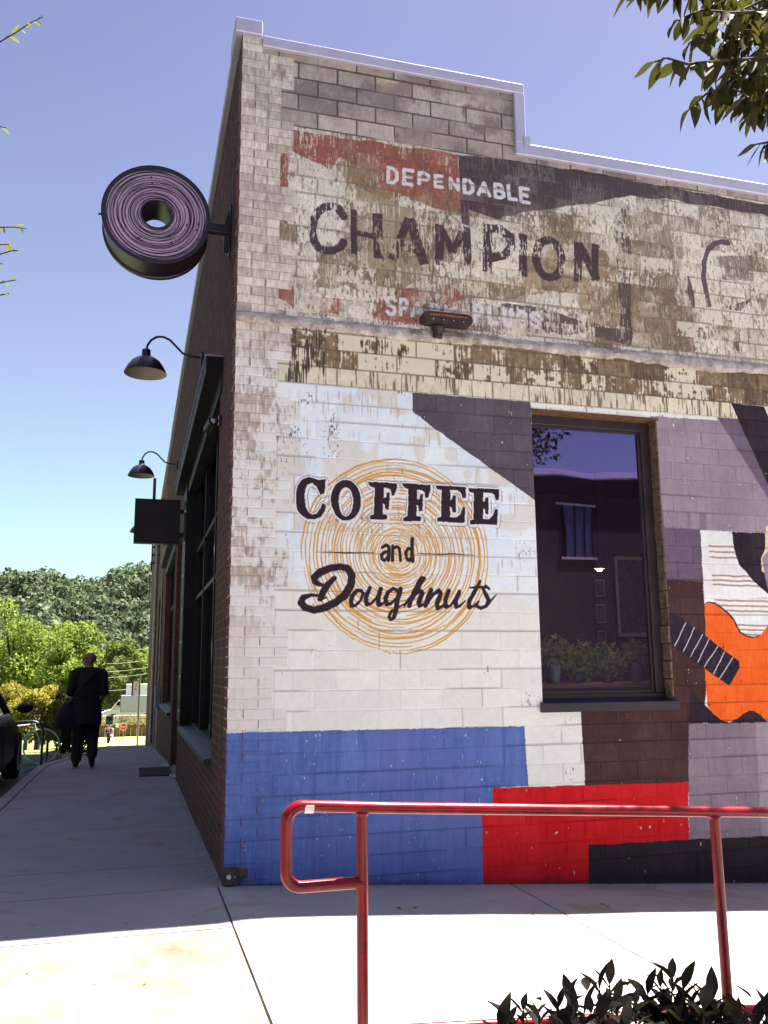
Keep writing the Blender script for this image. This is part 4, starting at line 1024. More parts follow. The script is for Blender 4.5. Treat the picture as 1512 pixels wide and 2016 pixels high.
# gooseneck lamps
def lamp(y, z, label):
    t = empty('gooseneck_lamp', (0, y, z)); tag(t, label, 'wall lamp', 'gooseneck lamps along the shopfront')
    MB().lathe([(0.0, -0.03), (0.035, -0.03), (0.06, -0.012), (0.06, 0.0)], 16, (-0.001, 0, 0), 'X').box((-0.03, -0.03, -0.09), (-0.002, 0.03, 0.06), .004).build('wall_plate', m_enamel, t, True)
    ctrl = [(-0.03, 0.0), (-0.14, 0.005), (-0.22, 0.03), (-0.29, 0.10), (-0.36, 0.17), (-0.43, 0.20), (-0.50, 0.195), (-0.56, 0.15), (-0.595, 0.09), (-0.605, 0.03)]
    MB().tube([(x, 0, zz) for x, zz in ctrl], 0.0125, 10).build('arm', m_enamel, t, True)
    pr = [(0.018, 0.045), (0.045, 0.035), (0.048, -0.03), (0.062, -0.045), (0.10, -0.062), (0.15, -0.10), (0.195, -0.165), (0.222, -0.225), (0.224, -0.235)]
    MB().lathe(pr, 40, (-0.605, 0, 0)).build('shade', m_enamel, t, True)
    MB().lathe([(0.222, -0.2345), (0.190, -0.167), (0.146, -0.104), (0.098, -0.068), (0.0, -0.060)], 40, (-0.605, 0, 0)).build('shade_lining', m_enin, t, True)
    MB().lathe([(0.0, -0.165), (0.025, -0.155), (0.035, -0.13), (0.028, -0.095), (0.016, -0.062)], 16, (-0.605, 0, 0)).build('bulb', m_bulb, t, True)
    return t
lamp(3.4, 4.73, 'black gooseneck wall lamp with pale lining, nearest of the three lamps')
lamp(9.2, 4.86, 'black gooseneck wall lamp above the blank box sign, middle of the three')
lamp(16.4, 4.98, 'black gooseneck lamp mostly hidden behind the box sign, farthest of three')
# blank projecting box sign
bs = empty('box_sign', (0, 6.0, 3.31)); tag(bs, 'blank dark rectangular sign sticking out from the shopfront', 'sign')
MB().box((-0.66, -0.06, -0.29), (-0.075, 0.06, 0.29), .006).build('panel', m_blackm, bs)
MB().box((-0.668, -0.066, -0.298), (-0.645, 0.066, 0.298)).box((-0.668, -0.066, 0.2905), (-0.07, 0.066, 0.299)).box((-0.668, -0.066, -0.299), (-0.07, 0.066, -0.2905)).build('edge_frame', m_enamel, bs)
MB().box((-0.075, -0.02, 0.12), (-0.031, 0.02, 0.18)).box((-0.075, -0.02, -0.2), (-0.031, 0.02, -0.14)).build('bracket', m_enamel, bs)
# flood light on the ledge
fl = empty('flood_light', (1.565, -0.02, 3.93)); tag(fl, 'dark oval flood light with amber slot on the wall ledge', 'light')
st = [];
for k in range(24):
    a = 2 * PI * k / 24; cx_ = 0.15 if math.cos(a) > 0 else -0.15
    st.append((cx_ + 0.052 * math.cos(a), 0.044 * math.sin(a)))
mb = MB()
for (dy, s_) in ((0.0, 0.85), (-0.02, 1.0), (-0.10, 1.0), (-0.115, 0.93)):
    for (u, w) in st: mb.v.append((u * (1 if s_ == 1 else (0.97 if s_ > .9 else .94)), dy, w * s_))
for i in range(3):
    for k in range(24): mb.f.append((i * 24 + k, i * 24 + (k + 1) % 24, (i + 1) * 24 + (k + 1) % 24, (i + 1) * 24 + k))
mb.f.append(tuple(range(72, 96))); mb.f.append(tuple(range(23, -1, -1)))
mb.build('housing', pmat('brown_enamel', (0.045, 0.026, 0.022), rough=0.5, scale=25, var=.3), fl, True)
MB().box((-0.15, -0.121, 0.006), (0.15, -0.1155, 0.020)).build('slot', m_amber, fl)
for k in range(4): MB().lathe([(0, -0.004), (0.004, -0.003), (0.004, 0.002)], 8, (-0.12 + 0.08 * k, -0.1155, -0.022), 'Y').build('screw', m_bolt, fl)
MB().box((-0.17, -0.106, 0.0425), (0.17, -0.03, 0.046)).build('top_strip', m_white, fl)
MB().lathe([(0.050, -0.05), (0.046, -0.075), (0.030, -0.10), (0.026, -0.125), (0.0, -0.13)], 20, (-0.055, -0.035, 0)).build('knuckle', m_enamel, fl, True)
MB().box((-0.09, -0.03, -0.135), (-0.02, 0.019, -0.08), .006).build('mount', m_enamel, fl)
# camera under the canopy
sc_ = empty('security_camera', (0.0, 0.98, 3.33)); tag(sc_, 'small dark security camera on the brick pier under canopy', 'camera')
MB().lathe([(0.045, -0.02), (0.045, 0.0)], 16, (0, 0, 0), 'X').lathe([(0.0, -0.0201), (0.045, -0.02)], 16, (0, 0, 0), 'X').build('base', m_enamel, sc_)
MB().tube([(-0.02, 0, 0), (-0.06, 0, -0.01), (-0.08, 0.02, -0.02)], 0.014, 8).build('arm', m_enamel, sc_)
MB().tube([(-0.07, -0.05, -0.02), (-0.085, 0.02, -0.03), (-0.10, 0.11, -0.05)], 0.032, 14).build('body', m_enamel, sc_, True)
MB().lathe([(0, -0.002), (0.022, 0)], 14, (-0.07, -0.052, -0.02), 'Y').build('lens', m_bolt, sc_)
# hose-bib plate at the corner foot
jb = empty('corner_plate', (0.0, 0, -0.01)); tag(jb, 'small brown metal plate with round knob at foot of corner', 'plate')
m_bronze = pmat('aged_bronze', lin((82, 66, 56)), rough=0.6, scale=30, var=0.4)
MB().box((0.005, -0.022, 0.0), (0.092, 0.004, 0.112), .004).build('plate', m_bronze, jb)
MB().lathe([(0, -0.02), (0.012, -0.018), (0.016, -0.004), (0.016, 0.002)], 16, (0.035, -0.024, 0.058), 'Y').build('knob', m_bolt, jb, True)
MB().lathe([(0, -0.008), (0.005, -0.006), (0.005, 0.002)], 10, (0.073, -0.024, 0.057), 'Y').build('stud', m_bolt, jb)
MB().box((0.094, -0.012, 0.045), (0.16, 0.004, 0.10), .003).build('side_tab', m_bronze, jb)
# door mat and paper scraps by the door
mt = MB().box((-0.47, 6.85, gz(0, 7.2) + 0.001), (-0.02, 7.95, gz(0, 7.2) + 0.016), .004).build('door_mat', pmat('rubber_mat', (0.02, 0.014, 0.02), rough=.9, scale=40, var=.3)); tag(mt, 'dark rubber door mat lying on pavement before shop door', 'mat')
MB().box((-0.475, 6.84, gz(0, 7.2) + 0.0005), (-0.455, 7.96, gz(0, 7.2) + 0.014)).build('edge_trim', m_galv, mt)
for (x, y, lb) in ((-0.03, 6.55, 'small white paper scrap by the door mat corner nearest the camera'), (-0.08, 8.15, 'pale paper scrap at the far corner of door mat')):
    s_ = MB().add([(x - .05, y - .06, gz(0, y) + .03), (x + .05, y - .05, gz(0, y) + .012), (x + .06, y + .06, gz(0, y) + .03), (x - .04, y + .05, gz(0, y) + .05), (x, y, gz(0, y) + .02)], [(0, 1, 4), (1, 2, 4), (2, 3, 4), (3, 0, 4)]).build('paper_scrap', m_white); tag(s_, lb, 'paper', 'paper scraps by the door')
# ---- what stands in the room behind the side window
def fr(name, x0, y0, x1, y1, Y, label, mat=0.03, dark=False):
    a, b = on_wall(x0, y0, Y), on_wall(x1, y1, Y); X0, X1, Z0, Z1 = a[0], b[0], b[2], a[2]
    t = empty(name, ((X0 + X1) / 2, Y, Z0)); tag(t, label, 'picture'); w, h = (X1 - X0) / 2, Z1 - Z0
    f = min(w, h) * 0.10
    MB().box((-w, -0.02, 0), (w, 0.0, f)).box((-w, -0.02, h - f), (w, 0, h)).box((-w, -0.02, f), (-w + f, 0, h - f)).box((w - f, -0.02, f), (w, 0, h - f)).build('frame', m_black, t)
    MB().box((-w + f, -0.008, f), (w - f, -0.001, h - f)).build('mount', pmat('mount_card', (0.75, 0.66, 0.6), rough=.8), t)
    i = f * 2.6
    MB().box((-w + i, -0.011, i), (w - i, -0.0085, h - i)).build('print', pmat('dark_print', (0.06, 0.05, 0.05), rough=.8, scale=18, var=.45, col2=(0.22, 0.19, 0.18)), t)
fr('framed_print', 1203, 1090, 1292, 1258, 2.74, 'large dark framed print with pale mount on room wall behind window')
fr('framed_print', 1168, 1140, 1192, 1176, 2.74, 'small framed picture under the lit pendant, topmost of the column')
fr('framed_print', 1170, 1188, 1194, 1228, 2.74, 'small framed picture in the middle of the column behind window')
fr('framed_print', 1172, 1240, 1196, 1278, 2.74, 'small framed picture at the bottom of the column above the plants')
pl = on_wall(1180, 1122, 1.5)
pd = empty('pendant_lamp', (pl[0], 1.5, pl[2])); tag(pd, 'small lit pendant lamp hanging in room behind side window', 'lamp')
MB().tube([(0, 0, 0.03), (0, 0, 3.745 - pl[2])], 0.004, 6).build('cord', m_black, pd)
MB().lathe([(0.012, 0.16), (0.045, 0.14), (0.058, 0.03), (0.05, 0.012)], 20).build('shade', pmat('woven_shade', lin((96, 70, 44)), rough=.8, scale=80, var=.4), pd, True)
MB().lathe([(0.0, -0.012), (0.016, -0.009), (0.024, 0.0), (0.02, 0.008), (0.0, 0.012)], 16).build('bulb', emit_mat('lit_bulb', (1.0, 0.80, 0.50), 150), pd)
ct = empty('window_counter', (3.0, 0.45, 0.12)); tag(ct, 'pale wooden counter inside the side window', 'counter')
MB().box((-0.7, -0.12, 1.06), (0.9, 0.30, 1.10), .004).build('top', pmat('counter_wood', lin((176, 150, 110)), rough=.5, scale=4, stretch=(1, 8, 8)), ct)
for x in (-0.6, 0.8): MB().box((x - 0.03, 0.0, 0.0), (x + 0.03, 0.06, 1.06)).build('leg', m_black, ct)
# ================================================================== FOREGROUND
m_red = pmat('red_gloss_paint', (0.24, 0.004, 0.010), rough=0.28, scale=14, var=0.25, coat=0.0, spec=0.36, bump=0.05, bscale=200)
m_weld = pmat('bare_scrape', lin((210, 205, 205)), rough=0.4, metal=0.3)
RY = -2.75; RS = -0.0595
hr = empty('handrail', (0.212, RY, gz(0.2, RY))); tag(hr, 'glossy red pipe handrail with rounded end loop on the ramp', 'handrail')
z0 = 0.852 - hr.location.z; X_ = lambda x: x - 0.212
def zr(x): return z0 + RS * x            # x local
def arc(c, r, a0, a1, n=7): return [(c[0] + r * math.cos(a0 + (a1 - a0) * k / n), 0, c[1] + r * math.sin(a0 + (a1 - a0) * k / n)) for k in range(n + 1)]
xl = X_(-0.062); zb_ = 0.598 - hr.location.z; rr_c = 0.055
loop = [(0.0, 0, zb_), (xl + rr_c, 0, zb_)] + arc((xl + rr_c, zb_ + rr_c), rr_c, -PI / 2, -PI)[1:] + arc((xl + rr_c, zr(xl) - rr_c), rr_c, PI, PI / 2) + [(0.1, 0, zr(0.1)), (1.0, 0, zr(1.0)), (3.2, 0, zr(3.2)), (5.5, 0, zr(5.5))]
MB().tube(loop, 0.0212, 16).build('top_rail', m_red, hr, True)
for px_ in (0.0, 1.468, 2.95, 4.4):
    base = gz(px_ + .212, RY) - hr.location.z
    MB().tube([(px_, 0, base), (px_, 0, zr(px_) - 0.006)], 0.0205, 16).build('post', m_red, hr, True)
    MB().lathe([(0.0205, 0.012), (0.05, 0.010), (0.052, 0.0)], 20, (px_, 0, base)).build('base_flange', m_red, hr, True)
for a, b in ((0.0, 1.468), (1.468, 2.95), (2.95, 4.4)):
    MB().tube([(a + .018, 0, zr(a) - 0.742), (b - .018, 0, zr(b) - 0.742)], 0.017, 14).build('lower_rail', m_red, hr, True)
for px_ in (0.0, 1.468, 2.95, 4.4):
    MB().lathe([(0.0205, -0.012), (0.0245, -0.004), (0.0215, 0.004)], 16, (px_, 0, zr(px_) - 0.016)).build('weld', m_red, hr, True)
MB().tube([(-0.0215, 0, zb_), (-0.0185, 0, zb_)], 0.0235, 14).build('weld', m_red, hr, True)
MB().tube([(xl + 0.062, 0, zr(xl + .06)), (xl + 0.095, 0, zr(xl + .09))], 0.0218, 16, cap=False).build('scrape', m_weld, hr, True)

# leaf shapes (shared)
def leaf_mesh(name, L, W, fold, curl, m):
    prof = [(0.0, 0.05), (0.15, 0.55), (0.38, 1.0), (0.62, 0.86), (0.84, 0.42), (1.0, 0.0)]
    V, Fq = [], []
    for (t, w) in prof:
        zc = -curl * t * t * L
        V += [(-w * W / 2, t * L, zc + fold * w * W), (0, t * L, zc), (w * W / 2, t * L, zc + fold * w * W)]
    for i in range(len(prof) - 1):
        a = i * 3; Fq += [(a, a + 1, a + 4, a + 3), (a + 1, a + 2, a + 5, a + 4)]
    me = bpy.data.meshes.new(name); me.from_pydata(V, [], Fq); me.update(); me.materials.append(m)
    me.polygons.foreach_set('use_smooth', [True] * len(me.polygons)); return me
LEAFN, OVER = {}, []
def put_leaf(me, p, d, roll, s, parent, name='leaf'):
    LEAFN[parent.name] = LEAFN.get(parent.name, 0) + 1
    if LEAFN[parent.name] > 296:
        OVER.append((tuple(p), tuple(Vector(d).normalized()), s)); return None
    o = bpy.data.objects.new(name, me); COL.objects.link(o); o.parent = parent
    d = Vector(d).normalized(); q = d.to_track_quat('Y', 'Z')
    o.rotation_mode = 'QUATERNION'; o.rotation_quaternion = q @ Vector((0, 1, 0)).rotation_difference(Vector((0, 1, 0))) if False else q
    o.rotation_quaternion = q.copy(); o.rotation_quaternion.rotate(Matrix.Rotation(roll, 3, d))
    o.location = Vector(p) - (parent.location if parent else Vector()); o.scale = (s, s, s); return o
lr = random.Random(21)
m_tleaf = leaf_mat('tree_leaf', (0.060, 0.054, 0.020), (0.030, 0.025, 0.014), 0.22, 6.0, 0.65, (0.12, 0.12, 0.02))
m_bark = pmat('bark', (0.055, 0.042, 0.035), rough=0.95, scale=20, var=0.3, bump=0.6)
tl = [leaf_mesh('leaf', 0.112, 0.040, 0.18, 0.10, m_tleaf), leaf_mesh('leaf', 0.105, 0.036, 0.30, 0.22, m_tleaf), leaf_mesh('leaf', 0.098, 0.042, 0.08, 0.05, m_tleaf)]
tr = empty('street_tree', (3.3, -2.7, gz(3.3, -2.7))); tag(tr, 'tree with hanging pointed leaves at the top right corner', 'tree')
DT = 3.25
hub = at(1700, -120, 3.4)
MB().tube([(0, 0, 0), (0.02, 0.03, 1.2), (-0.04, 0.0, 2.4), (-0.1, 0.05, 3.4), (-0.05, 0.1, 4.6), (0.05, 0.2, 5.8)], [0.11, 0.095, 0.085, 0.07, 0.05, 0.02], 12).build('trunk', m_bark, tr, True)
hubl = hub - tr.location
MB().tube([(-0.06, 0.02, 2.8), ((hubl.x - .06) * .5, hubl.y * .5, (2.8 + hubl.z) * .5 + .1), tuple(hubl)], [0.05, 0.035, 0.02], 8).build('branch', m_bark, tr, True)
twigs = [[(1560, -60, 3.2), (1400, -30, 3.15), (1310, -15, 3.1), (1258, -35, 3.1)], [(1560, 20, 3.3), (1440, 25, 3.2), (1380, 20, 3.2), (1335, 40, 3.15)], [(1560, 60, 3.4), (1450, 75, 3.3), (1400, 58, 3.25), (1362, 82, 3.2)],
         [(1560, 110, 3.2), (1440, 118, 3.15), (1352, 126, 3.1), (1312, 114, 3.1), (1288, 122, 3.1)], [(1560, 140, 3.5), (1450, 160, 3.4), (1390, 185, 3.3), (1358, 215, 3.3)], [(1560, 130, 3.6), (1490, 170, 3.5), (1455, 205, 3.45)],
         [(1570, 150, 3.3), (1500, 195, 3.3), (1485, 215, 3.3)], [(1570, 262, 3.4), (1512, 280, 3.4), (1490, 284, 3.4)], [(1560, -20, 3.6), (1480, 30, 3.5), (1430, 100, 3.45), (1400, 140, 3.4)], [(1580, 60, 3.7), (1500, 90, 3.6), (1450, 140, 3.5), (1420, 195, 3.5)],
         [(1560, 0, 3.8), (1470, -10, 3.7), (1400, 0, 3.6), (1350, -20, 3.5)], [(1580, 90, 3.9), (1520, 130, 3.8), (1480, 165, 3.7)], [(1570, 30, 3.4), (1490, 60, 3.4), (1440, 60, 3.35), (1410, 100, 3.3)], [(1570, 120, 3.3), (1500, 140, 3.3), (1440, 150, 3.25)], [(1570, -30, 3.4), (1480, 10, 3.4), (1420, 40, 3.3)], [(1420, -50, 3.2), (1310, -25, 3.15), (1262, -28, 3.1), (1240, -12, 3.1)], [(1575, 190, 3.4), (1510, 215, 3.4), (1478, 228, 3.35)]]
for tw in twigs:
    P3 = [at(x, y, d) for x, y, d in tw]
    mid = (P3[0] + hub) / 2
    MB().tube([tuple(hubl)] + [tuple(p - tr.location) for p in P3], [0.012] + [0.006 - 0.0035 * i / len(P3) for i in range(len(P3))], 6).build('twig', m_bark, tr, True)
    for a, b in zip(P3[:-1], P3[1:]):
        n = max(2, int((b - a).length / 0.020)); ax = (b - a).normalized()
        for i in range(n):
            p = a + (b - a) * ((i + lr.random() * .6) / n)
            side = Vector((lr.uniform(-1, 1), lr.uniform(-1, 1), 0)).normalized()
            d = ax * lr.uniform(0.2, 0.9) + side * 0.55 + Vector((0, 0, -lr.uniform(0.35, 1.1)))
            put_leaf(lr.choice(tl), p, d, lr.uniform(-1.4, 1.4), lr.uniform(0.75, 1.1), tr)
    d = (P3[-1] - P3[-2]).normalized(); put_leaf(lr.choice(tl), P3[-1], d + Vector((0, 0, -.4)), 0.2, 1.0, tr)
def leaf_cloud(name, n, samp, size, m, parent, asp=0.5, seed=1, loc=Vector((0, 0, 0)), droop=0.3):
    """n small folded leaves through a volume, one mesh"""
    r = np.random.default_rng(seed); C0 = samp(n, r)
    d = r.normal(size=(n, 3)); d[:, 2] -= droop; d /= np.linalg.norm(d, axis=1)[:, None]
    u = np.cross(d, r.normal(size=(n, 3))); u /= np.linalg.norm(u, axis=1)[:, None]
    s = size * r.uniform(0.6, 1.25, n)[:, None]
    V = np.stack([C0 - d * s * .5, C0 + u * s * asp * .5, C0 + d * s * .5, C0 - u * s * asp * .5], 1).reshape(-1, 3)
    Fq = np.arange(n * 4).reshape(-1, 4)
    return link(name, np_mesh(name, V - np.array(loc), Fq), m, parent)
def clumps(centres, radii, squash=0.8):
    cs, rs = np.array(centres), np.array(radii)
    def f(n, r):
        k = r.choice(len(cs), n, p=rs ** 2 / (rs ** 2).sum()); v = r.normal(size=(n, 3)); v /= np.linalg.norm(v, axis=1)[:, None]
        q = r.random(n)[:, None] ** 0.33
        v = v * q * rs[k][:, None]; v[:, 2] *= squash
        return cs[k] + v
    return f
ip, idr, isc = [q[0] for q in OVER], [q[1] for q in OVER], [q[2] for q in OVER]
for k in range(210):
    x, y = lr.uniform(1385, 1560), lr.uniform(-30, 215)
    if y > 40 + (x - 1385) * 1.5 + 60 or (x < 1420 and y > 150): continue
    ip.append(tuple(at(x, y, lr.uniform(3.25, 3.9)))); idr.append((lr.uniform(-1, .4), lr.uniform(-.8, .8), -lr.uniform(.3, 1.2))); isc.append(lr.uniform(.8, 1.15))
# crown over the bush, out of the picture to the right
o = leaf_cloud('crown', 5200, clumps([(2.7, -3.1, 3.9), (2.9, -3.6, 4.2), (3.3, -2.6, 4.6), (3.7, -3.0, 4.2), (3.2, -2.9, 5.3), (2.3, -3.7, 3.7), (3.9, -2.3, 5.2)], [0.5, 0.6, 0.8, 0.7, 0.8, 0.35, 0.6]), 0.10, m_tleaf, tr, 0.38, 3, tr.location); o['kind'] = 'stuff'
def leaf_join(name, src, pts, dirs_, scl, parent, loc, m):
    V0 = np.array([v.co[:] for v in src.vertices]); F0 = np.array([list(p.vertices) for p in src.polygons]); Vs, Fs = [], []
    for k, (p, d, s_) in enumerate(zip(pts, dirs_, scl)):
        Rm = np.array(Vector(d).normalized().to_track_quat('Y', 'Z').to_matrix()); Vs.append((V0 * s_) @ Rm.T + np.array(p) - np.array(loc)); Fs.append(F0 + k * len(V0))
    return link(name, np_mesh(name, np.concatenate(Vs), np.concatenate(Fs)), m, parent)
o = leaf_join('inner_leaves', tl[0], ip, idr, isc, tr, tr.location, m_tleaf); o['kind'] = 'stuff'
# low bush at the foot of the rail
m_bleaf = leaf_mat('bush_leaf', (0.024, 0.021, 0.013), (0.007, 0.004, 0.006), 0.16, 9, 0.7, (0.035, 0.035, 0.01))
bl = [leaf_mesh('leaf', 0.088, 0.034, 0.2, 0.10, m_bleaf), leaf_mesh('leaf', 0.075, 0.033, 0.3, 0.25, m_bleaf)]
BY = -3.55
bu = empty('leafy_bush', (0.85, BY, gz(0.85, BY))); tag(bu, 'dark leafy bush in front of the red handrail', 'bush')
stems = [(985, 2020), (1005, 1996), (1030, 1975), (1060, 1985), (1100, 1970), (1125, 1945), (1150, 1985), (1180, 1935), (1200, 1925), (1215, 1960), (1250, 1965), (1275, 1945), (1300, 1930), (1325, 1912), (1345, 1935), (1365, 1960), (1385, 1975), (1402, 1955), (1420, 1985), (1455, 1985), (1490, 2005), (1510, 2000), (1540, 1990), (1290, 1990), (1340, 1995), (1180, 1995), (1230, 2005), (1110, 2010), (1400, 2005)]
stem_mb = MB()
for (x, y) in stems:
    Yd = BY + lr.uniform(-0.16, 0.16); tip = Vector(on_wall(x, y + 14, Yd)); foot = Vector((tip.x * .75 + .85 * .25 + lr.uniform(-.05, .05), Yd + lr.uniform(-.05, .05), bu.location.z))
    mid = (tip + foot) / 2 + Vector((lr.uniform(-.03, .03), 0, 0))
    stem_mb.tube([tuple(q_ - bu.location) for q_ in (foot, mid, tip)], [0.006, 0.004, 0.0025], 5)
    for k in range(8):
        a = k * 2.4 + lr.random(); t = k / 8
        d = Vector((math.cos(a) * (0.55 + .5 * t), math.sin(a) * (0.55 + .5 * t), 0.95 - 0.9 * t + lr.uniform(-.1, .2)))
        put_leaf(lr.choice(bl), tip - Vector((0, 0, 0.012 * k)), d, lr.uniform(-.5, .5), lr.uniform(0.5, 1.2), bu)
stem_mb.build('stems', m_bark, bu, True)
ip, idr, isc = [], [], []
for k in range(1500):
    x = lr.uniform(0.42, 1.75); hmax = float(np.interp(x, [0.3, 0.5, 0.75, 0.95, 1.2, 1.75], [0.22, 0.33, 0.40, 0.42, 0.36, 0.3])); z = bu.location.z + hmax * lr.random() ** 0.7
    ip.append((x, BY + lr.gauss(0, .15), z)); idr.append((lr.gauss(0, 1), lr.gauss(0, 1), lr.uniform(-.2, 1.1))); isc.append(lr.uniform(.5, 1.25))
o = leaf_join('inner_leaves', bl[0], ip, idr, isc, bu, bu.location, m_bleaf); o['kind'] = 'stuff'
# tree at the left edge: only a few lit twigs reach into the picture
m_lleaf = leaf_mat('lit_leaf', (0.22, 0.24, 0.04), (0.12, 0.14, 0.03), 0.45, 5.0, 0.5)
ll = [leaf_mesh('leaf', 0.080, 0.034, 0.2, 0.1, m_lleaf), leaf_mesh('leaf', 0.066, 0.030, 0.3, 0.2, m_lleaf)]
t2 = empty('street_tree', (-2.55, -0.2, gz(0, 0) - .13)); tag(t2, 'tree whose thin lit twigs poke in at the left edge', 'tree')
MB().tube([(0, 0, 0), (0.02, 0.02, 1.6), (-0.03, 0.0, 3.0), (0.0, 0.05, 5.2), (0.05, 0.0, 7.0)], [0.10, 0.085, 0.07, 0.045, 0.02], 12).build('trunk', m_bark, t2, True)
for tw in ([(-60, 110), (-10, 88), (30, 65), (60, 45), (85, 33)], [(-40, 240), (-5, 248), (12, 252)], [(-60, 440), (-10, 448), (25, 447), (52, 450)], [(-50, 485), (0, 482), (18, 481)], [(-60, 510), (-5, 502), (22, 494), (36, 493)], [(-50, 562), (0, 557), (20, 553), (33, 551)], [(-50, 582), (-5, 582), (18, 578)], [(-50, 520), (-20, 512), (5, 520)]):
    dd = 6.3 + lr.uniform(-.4, .4); P3 = [at(x, y, dd) for x, y in tw]
    st0 = Vector((t2.location.x, t2.location.y, min(6.5, P3[0].z - 0.25)))
    MB().tube([tuple(st0 - t2.location)] + [tuple(p - t2.location) for p in P3], [0.018] + [0.006 - 0.004 * i / len(P3) for i in range(len(P3))], 6).build('twig', m_bark, t2, True)
    for a, b in zip(P3[:-1], P3[1:]):
        n = max(1, int((b - a).length / 0.034)); ax = (b - a).normalized()
        for i in range(n):
            p = a + (b - a) * ((i + lr.random() * .5) / n)
            d = ax * 0.5 + Vector((lr.uniform(-.6, .6), lr.uniform(-.6, .6), -lr.uniform(.1, .9) if i % 2 else lr.uniform(-.1, .6)))
            put_leaf(lr.choice(ll), p, d, lr.uniform(-1, 1), lr.uniform(.6, 1.05), t2)
o = leaf_cloud('crown', 2600, clumps([(-3.4, -0.3, 4.2), (-3.7, 0.3, 5.2), (-3.3, -0.9, 5.6), (-3.1, 0.2, 6.6), (-3.9, -0.5, 6.2)], [0.6, 0.7, 0.6, 0.6, 0.6]), 0.07, m_lleaf, t2, 0.42, 4, t2.location); o['kind'] = 'stuff'
# plants on the counter behind the window
m_pleaf = leaf_mat('house_leaf', (0.42, 0.50, 0.14), (0.18, 0.25, 0.08), 0.4, 14, 0.35)
m_blue_pot = pmat('blue_glaze', (0.05, 0.13, 0.17), rough=0.2, scale=9, var=.25)
m_grey_pot = pmat('grey_pot', (0.16, 0.15, 0.19), rough=0.5, scale=9, var=.25)
for (px_, py_, pm, r_, h_, lb, n, sp) in ((1092, 1362, m_blue_pot, 0.07, 0.17, 'plant in a blue pot at left behind the side window', 420, 0.26), (1140, 1340, m_grey_pot, 0.05, 0.10, 'bushy green plant behind the side window, left of middle', 620, 0.28), (1195, 1335, m_grey_pot, 0.05, 0.10, 'bushy green plant in the middle behind side window', 520, 0.26), (1252, 1330, m_grey_pot, 0.055, 0.16, 'grey pot with sparse plant at right behind side window', 260, 0.17)):
    q_ = on_wall(px_, py_, 0.42); t = empty('potted_plant', (q_[0], 0.42, 1.221 if False else 1.22)); t.location.z = 0.12 + 1.101; tag(t, lb, 'plant')
    MB().lathe([(0.0, 0.0), (r_ * .72, 0.0), (r_, h_ * .9), (r_, h_), (r_ * .88, h_), (r_ * .85, h_ * .85), (0, h_ * .85)], 20).build('pot', pm, t, True)
    leaf_cloud('foliage', n, clumps([(0, 0, h_ + .10), (-.06, -.03, h_ + .05), (.07, 0, h_ + .06), (0.02, -.05, h_)], [sp * .6, sp * .5, sp * .5, sp * .4]), 0.055, m_pleaf, t, 0.4, int(px_), Vector((0, 0, 0)), -0.3)
# ================================================================== PERSON
def fused(name, prims, voxel, mats, pick, parent, smooth=5):
    """one continuous surface: overlapping ellipsoids and tapered limbs fused by a voxel remesh"""
    bm = bmesh.new()
    for p in prims:
        if p[0] == 'e':
            _, c, r = p; g = bmesh.ops.create_uvsphere(bm, u_segments=20, v_segments=12, radius=1.0)
            for v in g['verts']: v.co = Vector((c[0] + v.co.x * r[0], c[1] + v.co.y * r[1], c[2] + v.co.z * r[2]))
        else:
            _, pts, rad = p
            for a, b, ra, rb_ in zip(pts[:-1], pts[1:], rad[:-1], rad[1:]):
                a, b = Vector(a), Vector(b); d = b - a; L = d.length; q = d.to_track_quat('Z', 'Y')
                g = bmesh.ops.create_cone(bm, cap_ends=True, segments=18, radius1=ra, radius2=rb_, depth=L)
                for v in g['verts']: v.co = q @ v.co + (a + b) / 2
                for (c, r) in ((a, ra), (b, rb_)):
                    g = bmesh.ops.create_uvsphere(bm, u_segments=16, v_segments=10, radius=r)
                    for v in g['verts']: v.co = v.co + c
    me = bpy.data.meshes.new(name + '_cage'); bm.to_mesh(me); bm.free()
    o = bpy.data.objects.new(name + '_cage', me); COL.objects.link(o)
    m1 = o.modifiers.new('r', 'REMESH'); m1.mode = 'VOXEL'; m1.voxel_size = voxel; m1.use_smooth_shade = True
    m2 = o.modifiers.new('s', 'SMOOTH'); m2.factor = 0.5; m2.iterations = smooth
    dg = bpy.context.evaluated_depsgraph_get(); me2 = bpy.data.meshes.new_from_object(o.evaluated_get(dg))
    me2.name = name; bpy.data.objects.remove(o); me2.materials.clear()
    for m in mats: me2.materials.append(m)
    for p in me2.polygons: p.material_index = pick(p.center); p.use_smooth = True
    return link(name, me2, None, parent)
m_skin = pmat('skin', lin((150, 108, 92)), rough=0.5, scale=20, var=.12)
m_shirt = pmat('black_shirt', (0.018, 0.011, 0.016), rough=0.9, scale=12, var=.3, bump=.4, bscale=25)
m_trou = pmat('black_trousers', (0.020, 0.013, 0.020), rough=0.9, scale=12, var=.3, bump=.4, bscale=25)
m_shoe = pmat('dark_shoe', (0.018, 0.012, 0.016), rough=0.6)
PX, PY = -1.27, 8.75
pe = empty('person', (PX, PY, gz(PX, PY) - 0.0)); tag(pe, 'person in dark clothes and glasses walking away down the pavement', 'person')
HZ = 0.02
